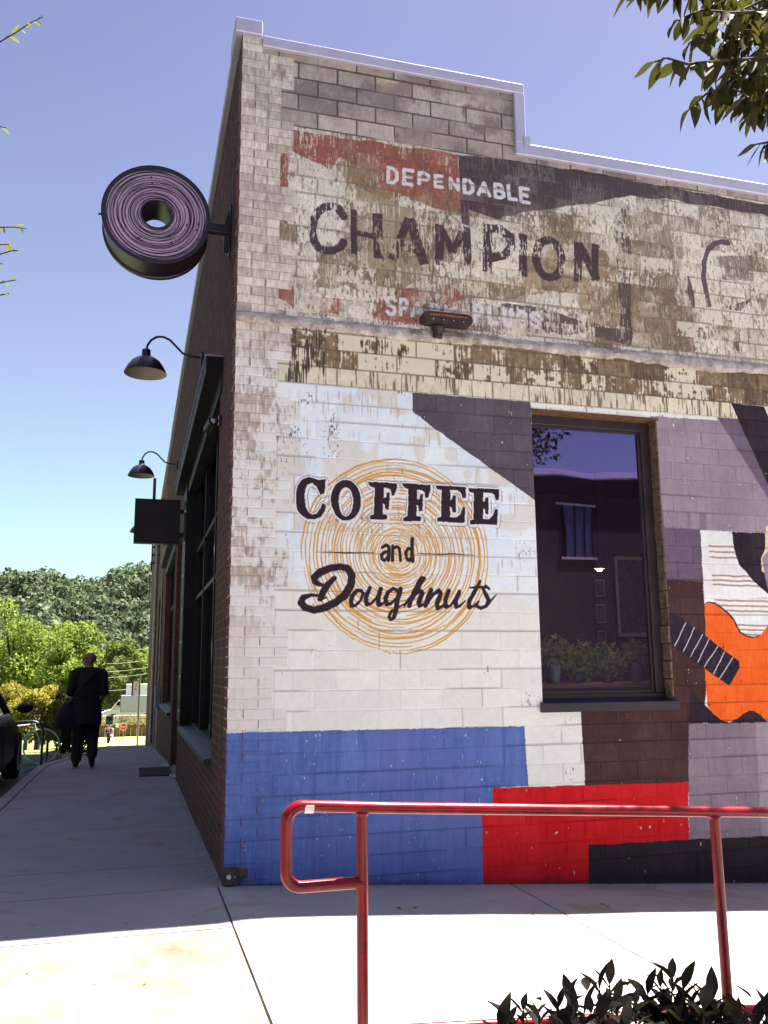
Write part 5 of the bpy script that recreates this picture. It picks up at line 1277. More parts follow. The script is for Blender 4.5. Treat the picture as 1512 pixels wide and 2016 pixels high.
prims = [('e', (0, 0.01, 1.30), (0.205, 0.125, 0.20)), ('e', (0, 0.0, 1.10), (0.195, 0.135, 0.22)), ('e', (0, -0.005, 0.92), (0.19, 0.145, 0.17)), ('l', [(-0.17, 0.01, 1.43), (0.0, 0.0, 1.455), (0.17, 0.01, 1.43)], [0.075, 0.075, 0.075]),
    ('l', [(0, 0.0, 1.45), (0.0, 0.02, 1.54)], [0.078, 0.062]),                                                     # neck
    ('e', (0.004, 0.03, 1.655), (0.102, 0.080, 0.092)), ('e', (-0.030, 0.042, 1.615), (0.072, 0.066, 0.085)), ('e', (-0.052, 0.05, 1.572), (0.045, 0.05, 0.045)),   # skull, face, jaw turned left
    ('l', [(-0.092, 0.052, 1.64), (-0.114, 0.056, 1.612)], [0.012, 0.014]), ('e', (-0.098, 0.05, 1.578), (0.012, 0.026, 0.012)), ('e', (0.022, -0.048, 1.625), (0.020, 0.012, 0.032)), ('e', (0.0, 0.112, 1.625), (0.02, 0.012, 0.03)),   # nose, lips, ears
    ('l', [(-0.095, 0.0, 0.90), (-0.115, 0.035, 0.50), (-0.125, 0.02, 0.13)], [0.118, 0.092, 0.082]), ('l', [(-0.128, 0.02, 0.07), (-0.135, 0.13, 0.045), (-0.138, 0.19, 0.035)], [0.052, 0.045, 0.032]), ('e', (-0.128, 0.0, 0.055), (0.05, 0.06, 0.05)),
    ('l', [(0.095, 0.0, 0.90), (0.105, 0.03, 0.50), (0.11, -0.14, 0.20)], [0.118, 0.092, 0.082]), ('l', [(0.112, -0.19, 0.15), (0.116, -0.13, 0.055), (0.118, -0.06, 0.032)], [0.050, 0.044, 0.032]), ('e', (0.112, -0.205, 0.17), (0.05, 0.05, 0.05)),
    ('l', [(-0.205, 0.01, 1.41), (-0.262, -0.02, 1.13)], [0.082, 0.066]), ('l', [(-0.262, -0.02, 1.13), (-0.205, 0.19, 1.03)], [0.048, 0.032]),
    ('l', [(0.205, 0.01, 1.41), (0.250, 0.0, 1.13)], [0.082, 0.066]), ('l', [(0.250, 0.0, 1.13), (0.20, 0.20, 0.99)], [0.048, 0.032])]
for (sx, hx, hy, hz0) in ((-1, -0.195, 0.215, 1.022), (1, 0.19, 0.225, 0.98)):     # palms and five fingers each
    prims.append(('e', (hx, hy + 0.03, hz0), (0.042, 0.055, 0.022)))
    for dx, L in ((-0.032, 0.062), (-0.011, 0.074), (0.011, 0.070), (0.031, 0.056)): prims.append(('l', [(hx + dx, hy + 0.07, hz0), (hx + dx * 1.1, hy + 0.07 + L * .6, hz0 - 0.012), (hx + dx * 1.1, hy + 0.07 + L * .8, hz0 - 0.04)], [0.0095, 0.009, 0.0078]))
    prims.append(('l', [(hx - sx * 0.035, hy + 0.01, hz0), (hx - sx * 0.062, hy + 0.045, hz0 - 0.012), (hx - sx * 0.058, hy + 0.075, hz0 - 0.03)], [0.012, 0.0105, 0.009]))
def pick(c):
    if c.z > 1.515: return 0
    if c.z < 0.10 or (c.y < -0.15 and c.z < 0.20): return 3
    if c.z < 0.80: return 2
    if (c.y > 0.045 and abs(c.x) > 0.13 and c.z < 1.15) or (abs(c.x) > 0.215 and c.z < 1.075): return 0
    return 1
fused('body', prims, 0.0095, [m_skin, m_shirt, m_trou, m_shoe], pick, pe, 4)
# shirt hangs loose over the hips; glasses
mb = MB(); prof = [(1.02, 0.205, 0.165), (0.90, 0.215, 0.175), (0.76, 0.222, 0.18), (0.64, 0.226, 0.185), (0.645, 0.214, 0.172), (0.78, 0.2, 0.16)]
n = 28
for (z, rx, ry) in prof:
    for k in range(n): a = 2 * PI * k / n; w = 1 + 0.03 * math.sin(5 * a + z * 9); mb.v.append((rx * w * math.cos(a), ry * w * math.sin(a) + 0.0, z + 0.012 * math.sin(3 * a)))
for i in range(len(prof) - 1):
    for k in range(n): mb.f.append((i * n + k, i * n + (k + 1) % n, (i + 1) * n + (k + 1) % n, (i + 1) * n + k))
mb.build('shirt_tail', m_shirt, pe, True)
MB().box((-0.108, -0.022, 1.628), (-0.100, 0.035, 1.658), .003).box((-0.108, 0.062, 1.628), (-0.100, 0.11, 1.658), .003).tube([(-0.104, -0.02, 1.652), (-0.04, -0.046, 1.652), (0.02, -0.055, 1.648)], 0.0035, 6).tube([(-0.104, 0.035, 1.65), (-0.104, 0.062, 1.65)], 0.003, 5).build('glasses', m_black, pe)
bg_ = empty('shoulder_bag', (PX - 0.27, PY - 0.02, pe.location.z + 0.58)); tag(bg_, 'large black shoulder bag hanging at the left hip of person', 'bag')
mb = MB(); n = 20
for (z, rx, ry) in ((0.0, 0.02, 0.02), (0.005, 0.15, 0.09), (0.04, 0.185, 0.115), (0.16, 0.19, 0.115), (0.27, 0.165, 0.10), (0.36, 0.12, 0.07), (0.40, 0.06, 0.04), (0.405, 0.01, 0.01)):
    for k in range(n):
        a = 2 * PI * k / n; c, s_ = math.cos(a), math.sin(a); f = (abs(c) ** 3 + abs(s_) ** 3) ** (-1 / 3)
        mb.v.append((rx * f * c + 0.16 * max(0, z - .2), ry * f * s_, z))
for i in range(7):
    for k in range(n): mb.f.append((i * n + k, i * n + (k + 1) % n, (i + 1) * n + (k + 1) % n, (i + 1) * n + k))
mb.build('sack', m_trou, bg_, True)
MB().tube([(0.02, -0.05, 0.38), (0.12, -0.19, 0.55), (0.24, -0.185, 0.72), (0.38, -0.12, 0.86), (0.43, 0.02, 0.90), (0.40, 0.13, 0.82), (0.25, 0.17, 0.6), (0.06, 0.08, 0.38)], 0.017, 8).build('strap', m_trou, bg_, True)
# ================================================================== PARKED CAR (dark saloon, nose away from the camera)
m_carp = pmat('car_paint', (0.007, 0.005, 0.008), rough=0.4, scale=3, var=0.15, coat=0.0, spec=0.15)
m_tyre = pmat('tyre', (0.015, 0.013, 0.014), rough=0.9)
m_rim = pmat('alloy_rim', (0.35, 0.34, 0.37), rough=0.35, metal=0.7)
m_cglass = glass_mat('car_glass', (0.12, 0.11, 0.12), 0.10)
m_lampg = pmat('lamp_lens', (0.5, 0.48, 0.5), rough=0.15, spec=0.8)
car = empty('parked_car', (-3.12, 7.0, gz(0, 7.0) - 0.13)); car.scale = (1.05, 1.0, 1.07); tag(car, 'black car parked at the kerb, cut off by the left edge', 'car')
ST = [(-2.25, .30, .55, .62, .70), (-2.15, .24, .80, .76, .78), (-1.7, .20, .90, .84, .83), (-1.2, .20, .93, .87, .86), (0.0, .19, .92, .88, .87), (0.75, .19, .90, .88, .86), (1.25, .20, .84, .87, .80), (1.75, .21, .77, .84, .72), (2.1, .25, .66, .76, .62), (2.22, .32, .52, .60, .52)]
mb = MB(); S = None
for (y, zb, zt, hw, ht) in ST:
    sec = [(-hw * .90, zb), (-hw, zb + .14), (-hw * 1.01, (zb + zt) * .5), (-hw * .985, zt - .10), (-ht * .97, zt - 0.015), (-ht * .5, zt + .02), (0, zt + .03)]
    sec = sec + [(-u, w) for u, w in sec[-2::-1]]; S = len(sec)
    mb.v += [(u, y, w) for u, w in sec]
for i in range(len(ST) - 1):
    for k in range(S - 1): mb.f.append((i * S + k, i * S + k + 1, (i + 1) * S + k + 1, (i + 1) * S + k))
    mb.f.append((i * S + S - 1, i * S, (i + 1) * S, (i + 1) * S + S - 1))
mb.f.append(tuple(range(S))); mb.f.append(tuple((len(ST) - 1) * S + k for k in range(S - 1, -1, -1)))
mb.build('body', m_carp, car, True)
CB = [(-1.75, .90, .79, .90, .76), (-1.15, .90, .80, 1.36, .60), (-0.5, .90, .81, 1.45, .60), (0.05, .90, .81, 1.43, .60), (1.05, .88, .78, .90, .72)]
def cab(inset, name, m, lo=0.0, keep=None):
    mb = MB()
    for (y, zb, hb, zt, ht) in CB: mb.v += [(-hb + inset, y, zb - .03), (-ht + inset, y, zt - inset), (ht - inset, y, zt - inset), (hb - inset, y, zb - .03)]
    for i in range(len(CB) - 1):
        for k in range(3): mb.f.append((i * 4 + k, i * 4 + k + 1, (i + 1) * 4 + k + 1, (i + 1) * 4 + k))
    return mb
cab(0.012, 'g', None).build('glazing', m_cglass, car)
mb = MB()
for s in (-1, 1):
    top = [(s * ht, y, zt) for (y, zb, hb, zt, ht) in CB]
    mb.tube([(s * CB[0][2], CB[0][0], .88)] + top[1:4] + [(s * CB[4][2], CB[4][0], .87)], 0.030, 8)
    mb.tube([(s * .80, -0.28, .88), (s * .60, -0.32, 1.43)], 0.03, 8)
    mb.tube([(s * .80, -1.75, .895), (s * .81, 0, .905), (s * .78, 1.05, .885)], 0.018, 6)
mb.build('pillars', m_carp, car, True)
mb = MB(); R_ = [(y, zt, ht) for (y, zb, hb, zt, ht) in CB[1:4]]
for (y, zt, ht) in R_: mb.v += [(-ht, y, zt), (-ht * .5, y, zt + .025), (0, y, zt + .035), (ht * .5, y, zt + .025), (ht, y, zt)]
for i in range(2):
    for k in range(4): mb.f.append((i * 5 + k, i * 5 + k + 1, (i + 1) * 5 + k + 1, (i + 1) * 5 + k))
mb.build('roof', m_carp, car, True)
for s in (-1, 1):
    mr_ = MB().lathe([(0.0, -0.07), (0.055, -0.055), (0.075, -0.01), (0.07, 0.04), (0.0, 0.06)], 16, (0, 0, 0), 'Y').build('mirror', m_carp, car, True)
    mr_.location = (s * 1.0, 0.78, 0.975); mr_.scale = (1.5, 1.0, 0.9)
    MB().box((-0.09, -0.05, -0.03), (0.0, 0.03, 0.0)).build('stalk', m_carp, mr_)
    for (yy, zz_) in ((-0.32, .78), (-1.25, .78)): MB().box((s * .885 - .012, yy - .1, zz_), (s * .885 + .012, yy + .1, zz_ + .025), .004).build('door_handle', m_carp, car)
    for yy in (1.38, -1.38):
        w = MB().lathe([(0.20, -0.10), (0.30, -0.10), (0.32, -0.06), (0.32, 0.06), (0.30, 0.10), (0.20, 0.10)], 28, (s * 0.80, yy, 0.32), 'X').build('wheel', m_tyre, car, True)
        MB().lathe([(0.0, s * .085), (0.06, s * .09), (0.19, s * .07), (0.205, s * .1)], 20, (s * 0.80, yy, 0.32), 'X').build('rim', m_rim, w, True)
    MB().lathe([(0.0, 0.03), (0.07, 0.02), (0.09, -0.03)], 14, (s * .58, 2.14, .58), 'Y').build('headlight', m_lampg, car, True)
    MB().box((s * .6 - .1, -2.235, .68), (s * .6 + .1, -2.17, .78), .01).build('tail_light', pmat('red_lens', (.3, .01, .01), rough=.2), car)
MB().tube([(0.88, -0.28, .30), (0.892, -0.28, .60), (0.80, -0.28, .9)], 0.003, 4).tube([(0.885, 0.85, .30), (0.892, 0.86, .60), (0.80, 0.84, .88)], 0.003, 4).build('door_gap', m_tyre, car)
# ================================================================== BICYCLE AND RACKS
m_rack = pmat('rack_black', (0.02, 0.018, 0.02), rough=0.35)
m_tyre_l = pmat('pale_tyre', (0.5, 0.55, 0.5), rough=0.6)
for (px_, d_, lb) in ((46, 16.6, 'black hoop bike stand nearer the parked car'), (58, 17.3, 'black hoop bike stand farther from the parked car')):
    b = at(px_, 1495, d_); zg = gz(0, b.y) - 0.13
    rk_ = empty('bike_stand', (b.x, b.y, zg)); tag(rk_, lb, 'bike stand', 'bike stands in the green lane')
    MB().tube([(-.32, 0, 0), (-.32, 0, .62)] + [(-.10 + .22 * math.cos(a) if a > PI / 2 else .10 + .22 * math.cos(a), 0, .62 + .22 * math.sin(a)) for a in [PI - PI * k / 12 for k in range(13)]] + [(.32, 0, .62), (.32, 0, 0)], 0.026, 10).build('hoop', m_rack, rk_, True)
    for s in (-.32, .32): MB().lathe([(0.026, .012), (.07, .01), (.07, 0)], 14, (s, 0, 0)).build('foot', m_rack, rk_)
bk = empty('bicycle', (at(40, 1490, 17).x - .12, at(40, 1490, 17).y, gz(0, 12.9) - .13)); bk.rotation_euler = (0, 0, math.radians(12)); tag(bk, 'bicycle with pale tyres leaning at the stands behind the car', 'bicycle')
for (x, nm) in ((0.50, 'wheel'), (-0.52, 'wheel')):
    w = MB().tube([(x + .335 * math.cos(a), 0, .345 + .335 * math.sin(a)) for a in [2 * PI * k / 36 for k in range(36)]], 0.017, 8, closed=True).build(nm, m_tyre_l, bk, True)
    sp_ = MB()
    for k in range(14): sp_.tube([(x, 0, .345), (x + .325 * math.cos(k * 2 * PI / 14), 0, .345 + .325 * math.sin(k * 2 * PI / 14))], 0.0018, 4)
    sp_.build('spokes', m_rim, w)
MB().tube([(-.52, 0, .345), (-.05, 0, .30), (-.18, 0, .80), (-.52, 0, .345)], 0.014, 8).tube([(-.05, 0, .30), (.36, 0, .72)], .016, 8).tube([(-.16, 0, .74), (.34, 0, .78)], .016, 8).tube([(.33, 0, .86), (.36, 0, .72), (.50, 0, .345)], .014, 8).build('frame', pmat('bike_paint', (.5, .5, .45), rough=.3), bk, True)
MB().tube([(.28, -.28, .93), (.36, -.2, .96), (.33, 0, .92), (.36, .2, .96), (.28, .28, .93)], .012, 8).tube([(.33, 0, .86), (.33, 0, .92)], .014, 8).build('handlebar', m_rack, bk, True)
MB().tube([(-.32, 0, .885), (-.18, 0, .895), (-.06, 0, .885)], [.07, .05, .02], 10).tube([(-.18, 0, .8), (-.18, 0, .88)], .013, 8).build('saddle', m_rack, bk, True)
MB().lathe([(0, -.012), (.09, -.012), (.09, .012), (0, .012)], 18, (-.05, -.05, .30), 'Y').tube([(-.05, -.07, .30), (.06, -.07, .17), (.06, -.14, .17)], .011, 6).build('crank', m_rim, bk, True)
# ================================================================== BEYOND: planting bed, trees, wooded hill, far street
m_gleaf = leaf_mat('green_foliage', (0.31, 0.40, 0.07), (0.09, 0.14, 0.03), 0.45, 0.9)
m_gleaf2 = leaf_mat('mid_foliage', (0.24, 0.29, 0.075), (0.085, 0.12, 0.04), 0.4, 0.8)
m_yleaf = leaf_mat('yellow_foliage', (0.42, 0.36, 0.06), (0.20, 0.19, 0.04), 0.4, 2.0)
m_dleaf = leaf_mat('dark_foliage', (0.045, 0.06, 0.022), (0.02, 0.026, 0.014), 0.2, 1.5)
bed = MB().box((-7.5, 13.2, -2.0), (-1.93, 13.45, gz(0, 13.3) + 0.06), .02).build('planter_kerb', m_conc); tag(bed, 'low concrete edging in front of the yellow shrub', 'kerb')
so = grid_sheet('planting_bed', [-9, -5, -1.9], [13.4, 16, 19, 24, 30, 40], lambda x, y: gz(0, y) - 0.05, m_grass)
def tree(name, label, px_, d_, ytop, ybot, wpx, m, n, size, seed, group=None, trunk=True, cat='tree', squash=0.85, low=0.15, ground=None):
    """crown sized from the photo at distance d_"""
    c_top, c_bot = at(px_, ytop, d_), at(px_, ybot, d_); W = wpx / F_PX * d_; H = c_top.z - c_bot.z
    zg = ground if ground is not None else gz(0, c_bot.y) - 0.1
    t = empty(name, (c_bot.x, c_bot.y, zg)); tag(t, label, cat, group)
    r = np.random.default_rng(seed); cs, rs = [], []
    K = 26
    for k in range(K):
        v = r.normal(size=3); v /= np.linalg.norm(v); q = r.uniform(0.35, 0.78)
        cs.append((v[0] * W / 2 * q, v[1] * W / 2 * q, (c_bot.z + c_top.z) / 2 - zg + v[2] * H / 2 * q)); rs.append(W * r.uniform(0.11, 0.20))
    if trunk:
        ht = (c_bot.z + c_top.z) / 2 - zg; mb = MB().tube([(0, 0, 0), (0.03 * W, 0, ht * .5), (0, 0.02 * W, ht)], [0.045 * W, 0.035 * W, 0.018 * W], 10)
        for c in cs[:9]: mb.tube([(0.02 * W, 0.0, ht * .55), (c[0] * .5, c[1] * .5, (ht * .6 + c[2]) / 2), c], [0.018 * W, 0.012 * W, 0.005 * W], 6)
        mb.build('trunk', m_bark, t, True)
    o = leaf_cloud('crown', n, clumps(cs, rs, squash), size, m, t, 0.55, seed, Vector((0, 0, 0)), 0.4)
    return t
G = 'trees beyond the planting bed'
tree('round_tree', 'bright green round tree behind the walking person', 148, 33, 1188, 1440, 150, m_gleaf, 9000, 0.15, 31, G)
tree('tall_tree', 'large yellow green tree at the left edge, tallest of the row', 25, 38, 1150, 1420, 210, m_gleaf, 9000, 0.17, 32, G)
tree('far_tree', 'mid green tree beside the brick front, above the wires', 238, 130, 1235, 1400, 90, m_gleaf2, 7000, 0.5, 33, G, ground=-6.6)
tree('far_tree', 'pale green tree low between person and building end', 212, 122, 1290, 1425, 80, m_gleaf2, 5000, 0.45, 36, G, ground=-6.6)
tree('far_tree', 'small bright tree touching the end of the brick front', 276, 125, 1240, 1370, 55, m_gleaf, 4000, 0.45, 37, G, ground=-6.6)
tree('mid_tree', 'dull green tree left of the round one, half hidden', 75, 48, 1200, 1420, 130, m_gleaf2, 6000, 0.2, 38, G)
tree('yellow_shrub', 'golden yellow shrub beside the parked car', 72, 17.6, 1338, 1488, 120, m_yleaf, 5200, 0.085, 34, None, False, 'shrub')
tree('golden_shrub', 'smaller golden shrub left behind the car mirror', 10, 18.4, 1335, 1470, 90, m_yleaf, 3000, 0.085, 39, None, False, 'shrub')
tree('dark_shrub', 'dark low shrub in shade behind the walking person', 140, 18.6, 1400, 1490, 105, m_dleaf, 3800, 0.08, 35, None, False, 'shrub')
tree('dark_hedge', 'dark hedge in the gap under the round tree', 120, 24, 1330, 1470, 130, m_dleaf, 3600, 0.12, 40, None, False, 'hedge')
# wooded hill
def hz(x, y):
    t = np.clip((y - 150) / 130.0, 0, 1); t = t * t * (3 - 2 * t)
    crest = 25.5 + 2.5 * math.sin(x * 0.031 + 1.2) + 1.5 * math.sin(x * 0.083) - 0.0012 * max(0, -x - 22) ** 2 * 1.0
    return -6.8 + t * (max(crest, 8) + 3)
m_hill = pmat('hill_earth', (0.06, 0.075, 0.035), rough=1.0, scale=.1)
grid_sheet('hill', list(np.linspace(-420, 320, 75)), [140, 160, 175, 190, 205, 220, 235, 250, 265, 280, 300, 340, 420, 600], hz, m_hill)
m_wood = leaf_mat('hazed_foliage', (0.15, 0.19, 0.095), (0.075, 0.10, 0.062), 0.28, 0.07)  # distance haze put into the leaf colours, paler and bluer
wr = np.random.default_rng(77); NC = 1150
wx = wr.uniform(-78, 32, NC); wy = 150 + 150 * wr.random(NC) ** 0.8
wz = np.array([hz(a, b) for a, b in zip(wx, wy)]); rad = 1.8 + 5.0 * wr.random(NC) ** 2
# each crown: lumpy ball of leaf facets
nf = 330; V, base = [], 0
dirs = wr.normal(size=(NC, nf, 3)); dirs /= np.linalg.norm(dirs, axis=2)[..., None]; dirs[..., 2] = np.abs(dirs[..., 2]) * 1.0 - 0.25
cen = np.stack([wx, wy, wz + rad * 0.9], 1)[:, None] + dirs * (rad[:, None, None] * (0.78 + 0.26 * np.sin(dirs[..., :1] * 5 + wr.random((NC, 1, 1)) * 6) * np.cos(dirs[..., 1:2] * 6) + wr.uniform(-.08, .1, (NC, nf, 1)))) * np.array([1, 1, 1.05])
nrm = dirs + wr.normal(size=dirs.shape) * 0.45; nrm /= np.linalg.norm(nrm, axis=2)[..., None]
u = np.cross(nrm, wr.normal(size=dirs.shape)); u /= np.linalg.norm(u, axis=2)[..., None]; w = np.cross(nrm, u)
sz = (rad[:, None, None] * wr.uniform(0.06, 0.14, (NC, nf, 1)))
V = np.stack([cen - u * sz, cen + w * sz * .8, cen + u * sz, cen - w * sz * .8], 2).reshape(-1, 3)
fo = link('wooded_slope', np_mesh('wooded_slope', V, np.arange(len(V)).reshape(-1, 4)), m_wood); tag(fo, 'dense green woodland covering the far hill', 'woodland', kind='stuff')
# far end of the street
m_stone = pmat('stone_wall', lin((190, 172, 150)), rough=.95, scale=1.4, var=.3, col2=lin((110, 88, 74)))
m_plank = pmat('brown_planks', lin((96, 66, 54)), rough=.9, scale=1.2, var=.25, stretch=(3, 3, .4))
wl_ = empty('retaining_wall', (-2, 101, gz(0, 101))); tag(wl_, 'far retaining wall of brown boards topped with pale stones', 'wall')
zw0, zw1, zw2 = at(240, 1463, 100).z, at(240, 1428, 100).z, at(240, 1408, 100).z
for k in range(16): MB().box((-6 + k * .62, 0, -1.5), (-6 + k * .62 + .6, .3, zw1 - wl_.location.z), .02).build('board', m_plank, wl_)
sr = random.Random(4)
for r_ in range(3):
    x = -6.0 + sr.random() * .5; h_ = (zw2 - zw1) / 3
    while x < 4.0:
        w_ = sr.uniform(.5, 1.0); MB().box((x, -.1 - sr.random() * .1, zw1 - wl_.location.z + r_ * h_ + .03), (x + w_ - .08, .4, zw1 - wl_.location.z + (r_ + 1) * h_ - .02), .05).build('stone', m_stone, wl_); x += w_
gs = MB().box((-8, 88, gz(0, 92) - .4), (5, 101, gz(0, 92) + .15)).build('grass_verge', pmat('verge', (0.42, 0.46, 0.10), rough=1, scale=1, var=.2)); tag(gs, kind='structure')
# stop sign and small sign
m_signred = pmat('sign_red', (0.55, 0.01, 0.02), rough=.4, var=.05); m_post = pmat('sign_post', (.2, .17, .15), rough=.7)
sp0 = at(243, 1431, 91)
ss = empty('stop_sign', (sp0.x, sp0.y, gz(0, sp0.y) + .1)); tag(ss, 'red octagonal stop sign with green street plate at street end', 'sign'); zc = sp0.z - ss.location.z
MB().prism([(.40 * math.cos(PI / 8 + k * PI / 4), zc + .40 * math.sin(PI / 8 + k * PI / 4)) for k in range(8)], 'Y', -.03, -.012).build('border', m_white, ss)
MB().prism([(.355 * math.cos(PI / 8 + k * PI / 4), zc + .355 * math.sin(PI / 8 + k * PI / 4)) for k in range(8)], 'Y', -.036, -.0305).build('plate', m_signred, ss)
MB().tube([(0, 0.02, -.5), (0, 0.02, zc + .75)], .035, 8).build('post', m_post, ss)
MB().box((-.28, -.02, zc + .52), (.28, 0, zc + .72)).build('street_plate', pmat('green_plate', (.05, .2, .16), rough=.5), ss)
lw = MB(); GW = {'S': GLY['S'], 'T': [[(0, 1), (1, 1)], [(.5, 1), (.5, 0)]], 'O': [[(.5 + .5 * math.cos(a), .5 + .5 * math.sin(a)) for a in [2 * PI * k / 10 for k in range(11)]]], 'P': GLY['P']}
for i, c in enumerate('STOP'):
    for stq in GW[c]: lw.tube([(-.26 + i * .14 + q_[0] * .095, -.0385, zc - .1 + q_[1] * .2) for q_ in stq], .014, 4)
lw.build('lettering', m_white, ss)
s2 = at(231, 1428, 90); sg = empty('small_sign', (s2.x, s2.y, gz(0, s2.y) + .1)); tag(sg, 'small white notice on a post left of stop sign', 'sign')
MB().box((-.16, -.02, s2.z - sg.location.z - .22), (.16, 0, s2.z - sg.location.z + .22)).build('plate', m_white, sg); MB().tube([(0, .02, -.5), (0, .02, s2.z - sg.location.z)], .03, 6).build('post', m_post, sg)
# lorry beyond the wall
m_vwhite = pmat('van_white', (.75, .75, .78), rough=.4, var=.05); m_vblue = glass_mat('van_glass', (.25, .3, .4), .3)
lz = at(250, 1412, 110); lo = empty('white_lorry', (lz.x + .1, 111, lz.z - .2)); tag(lo, 'white box lorry parked beyond the retaining wall', 'lorry')
MB().box((-.9, -.5, .9), (3.4, 2.0, 2.95), .05).build('cargo_box', pmat('cargo_grey', (.45, .48, .58), rough=.5, var=.06), lo)
MB().box((-.35, -.2, 2.96), (3.3, 1.9, 4.3), .04).build('top_box', m_vwhite, lo)
MB().prism([(-2.9, .3), (-2.9, 1.0), (-2.1, 1.2), (-1.2, 2.3), (-.95, 2.4), (-.95, .3)], 'Y', -.4, 1.9).build('cab', m_vwhite, lo)
MB().prism([(-2.0, 1.22), (-1.2, 2.2), (-1.0, 2.2), (-1.0, 1.22)], 'Y', -.42, -.401).build('side_glass', m_vblue, lo)
MB().box((-3.3, -.42, .3), (3.4, 1.95, .88), .04).build('chassis', m_vwhite, lo)
for x in (-1.8, 2.2): MB().lathe([(.0, -.12), (.3, -.12), (.42, -.08), (.42, .08), (0, .1)], 20, (x, -.4, .25), 'Y').build('wheel', m_tyre, lo)
# motorcycle parked on the slope
mq = at(213, 1464, 38); mo = empty('motorcycle', (mq.x, mq.y, gz(0, mq.y) - .05)); mo.location.z = mq.z; tag(mo, 'motorcycle seen from behind at the bottom of the street', 'motorcycle')
MB().lathe([(.16, -.06), (.27, -.06), (.29, 0), (.27, .06), (.16, .06)], 22, (0, 0, .29), 'X').build('wheel', m_tyre, mo, True)
MB().lathe([(.16, -.06), (.27, -.06), (.29, 0), (.27, .06), (.16, .06)], 22, (0, 1.35, .29), 'X').build('wheel', m_tyre, mo, True)
MB().box((-.13, -.1, .48), (.13, 1.0, .66), .04).build('seat', m_blackm, mo)
MB().box((-.2, .5, .3), (.2, 1.0, .62), .05).build('engine', m_rim, mo)
MB().box((-.06, -.3, .50), (.06, -.22, .60), .01).build('tail_light', m_signred, mo)
for s in (-1, 1):
    MB().tube([(s * .12, -.1, .30), (s * .14, .5, .32)], .05, 8).build('exhaust', m_white, mo, True)
    MB().lathe([(0, -.02), (.07, -.015), (.07, .02)], 12, (s * .32, .95, 1.02), 'Y').build('mirror', m_white, mo)
MB().tube([(-.36, .85, .88), (-.2, 1.0, .93), (0, 1.02, .86), (.2, 1.0, .93), (.36, .85, .88)], .016, 8).tube([(0, 1.02, .86), (0, 1.35, .3)], .04, 8).build('handlebar', m_rim, mo)
MB().box((-.17, 1.0, .75), (.17, 1.1, 1.15), .03).build('windscreen', m_vblue, mo)
# overhead wires across the far street
m_wire = pmat('wire', (.55, .55, .55), rough=.5)
for k, (y0, y1, lb) in enumerate(((1300, 1301, 'topmost of the overhead wires before the far trees'), (1318, 1315, 'second overhead wire before the far trees'), (1329, 1327, 'third overhead wire before the far trees'), (1356, 1352, 'lowest overhead wire before the far trees'))):
    a, b = at(60, y0 + 1, 56), at(330, y1, 56); pts = [a + (b - a) * (i / 16) + Vector((0, 0, -.5 * (1 - (2 * i / 16 - 1) ** 2) + .3)) for i in range(17)]
    o = MB().tube([tuple(p) for p in pts], .014, 5).build('overhead_wire', m_wire); tag(o, lb, 'wire', 'overhead wires')
for (x, lb) in ((60, 'utility pole hidden behind the round tree'), (330, 'utility pole hidden behind the brick building')):
    p = at(x, 1300, 56); o = MB().tube([(p.x, p.y + .2, gz(0, p.y) - .5), (p.x, p.y + .2, p.z + 1)], .12, 8).build('utility_pole', m_bark); tag(o, lb, 'pole')
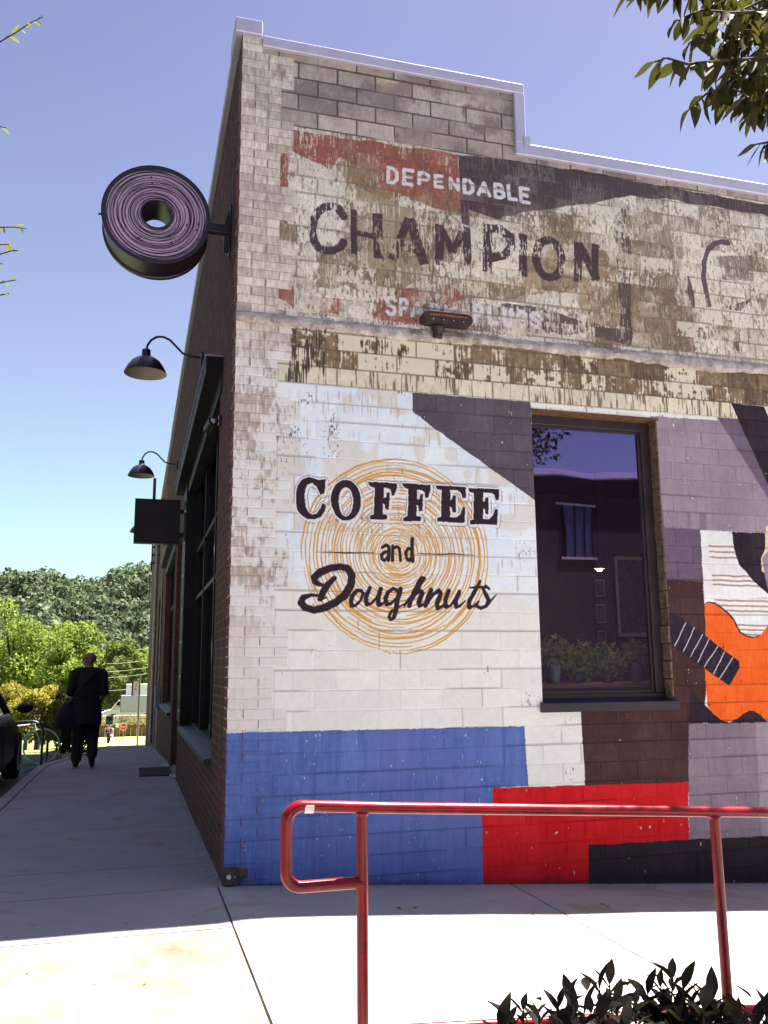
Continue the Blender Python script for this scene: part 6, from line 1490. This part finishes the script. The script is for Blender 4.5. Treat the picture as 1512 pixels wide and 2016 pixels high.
# notice board and post at the end of the front
nb = at(266, 1356, 40); o = empty('lamp_banner', (-0.35, nb.y, gz(0, nb.y))); tag(o, 'white and purple hanging banner with yellow mark on a post at building end', 'banner')
hz_ = nb.z - o.location.z; bx0, bx1 = at(259, 1356, 40).x + .35, at(272, 1356, 40).x + .35
MB().tube([(bx1 + .06, 0, -.3), (bx1 + .06, 0, hz_ + .6)], .05, 8).build('post', m_post, o)
MB().box((bx0, -.02, hz_ - .33), (bx0 + .08, .02, hz_ + .33)).build('purple_edge', pmat('purple', (.13, .04, .22), rough=.7), o)
MB().box((bx0 + .081, -.02, hz_ - .33), (bx1, .02, hz_ + .33)).build('cloth', m_white, o)
MB().box((bx0 + .12, -.024, hz_ + .10), (bx1 - .05, -.0205, hz_ + .22)).build('yellow_mark', pmat('yellow_print', (.8, .6, .05), rough=.7), o)
MB().box((bx0 + .14, -.024, hz_ - .06), (bx1 - .08, -.0205, hz_ + .02)).build('grey_mark', pmat('grey_print', (.3, .32, .35), rough=.7), o)
# ================================================================== BEHIND THE CAMERA: what the side window mirrors
ob = empty('opposite_building', (14, -20, -1)); tag(ob, 'dark brick building across the street, mirrored in the side window', 'building')
MB().box((-30, -8, 0), (30, 0, 8.75)).build('wall', pmat('dark_brick', (0.022, 0.014, 0.015), rough=.9, scale=2, var=.25), ob)
MB().box((-30.2, -8.2, 8.75), (30.2, .25, 8.95)).build('cornice', m_coping, ob)
for k in range(9):
    w_ = empty('window', (-24.35 + k * 6, 0, 6.0), ob); w_.scale = (0.66, 1, 0.66)
    MB().box((-.9, .0, 0), (.9, .03, 2.6)).build('pane', pmat('mirrored_pane', (.05, .05, .11), rough=.2), w_)
    for x in (-.9, -.3, .3, .84): MB().box((x, .031, 0), (x + .07, .07, 2.6)).build('bar', m_black, w_)
    MB().box((-1.1, 0.001, -.15), (1.1, .06, -.01)).build('sill', m_conc, w_); MB().box((-1.1, 0.001, 2.61), (1.1, .05, 2.72)).build('head', m_conc, w_)

# added dark trees, out of view, blocking low sky from facade and pavement
cs, rs = [], []
q_ = np.random.default_rng(3)
for yy in np.arange(-9, 27, 3.0):
    for k in range(5): cs.append((-13.5 + q_.normal(0, .8), yy + q_.normal(0, 1), q_.uniform(2.0, 9.5))); rs.append(q_.uniform(1.4, 2.3))
tag(leaf_cloud('sky_block_trees', 14000, clumps(cs, rs, 1.0), 0.55, m_dleaf, None, 0.6, 12), 'added unseen row of dark trees blocking the low sky', 'trees', kind='stuff')
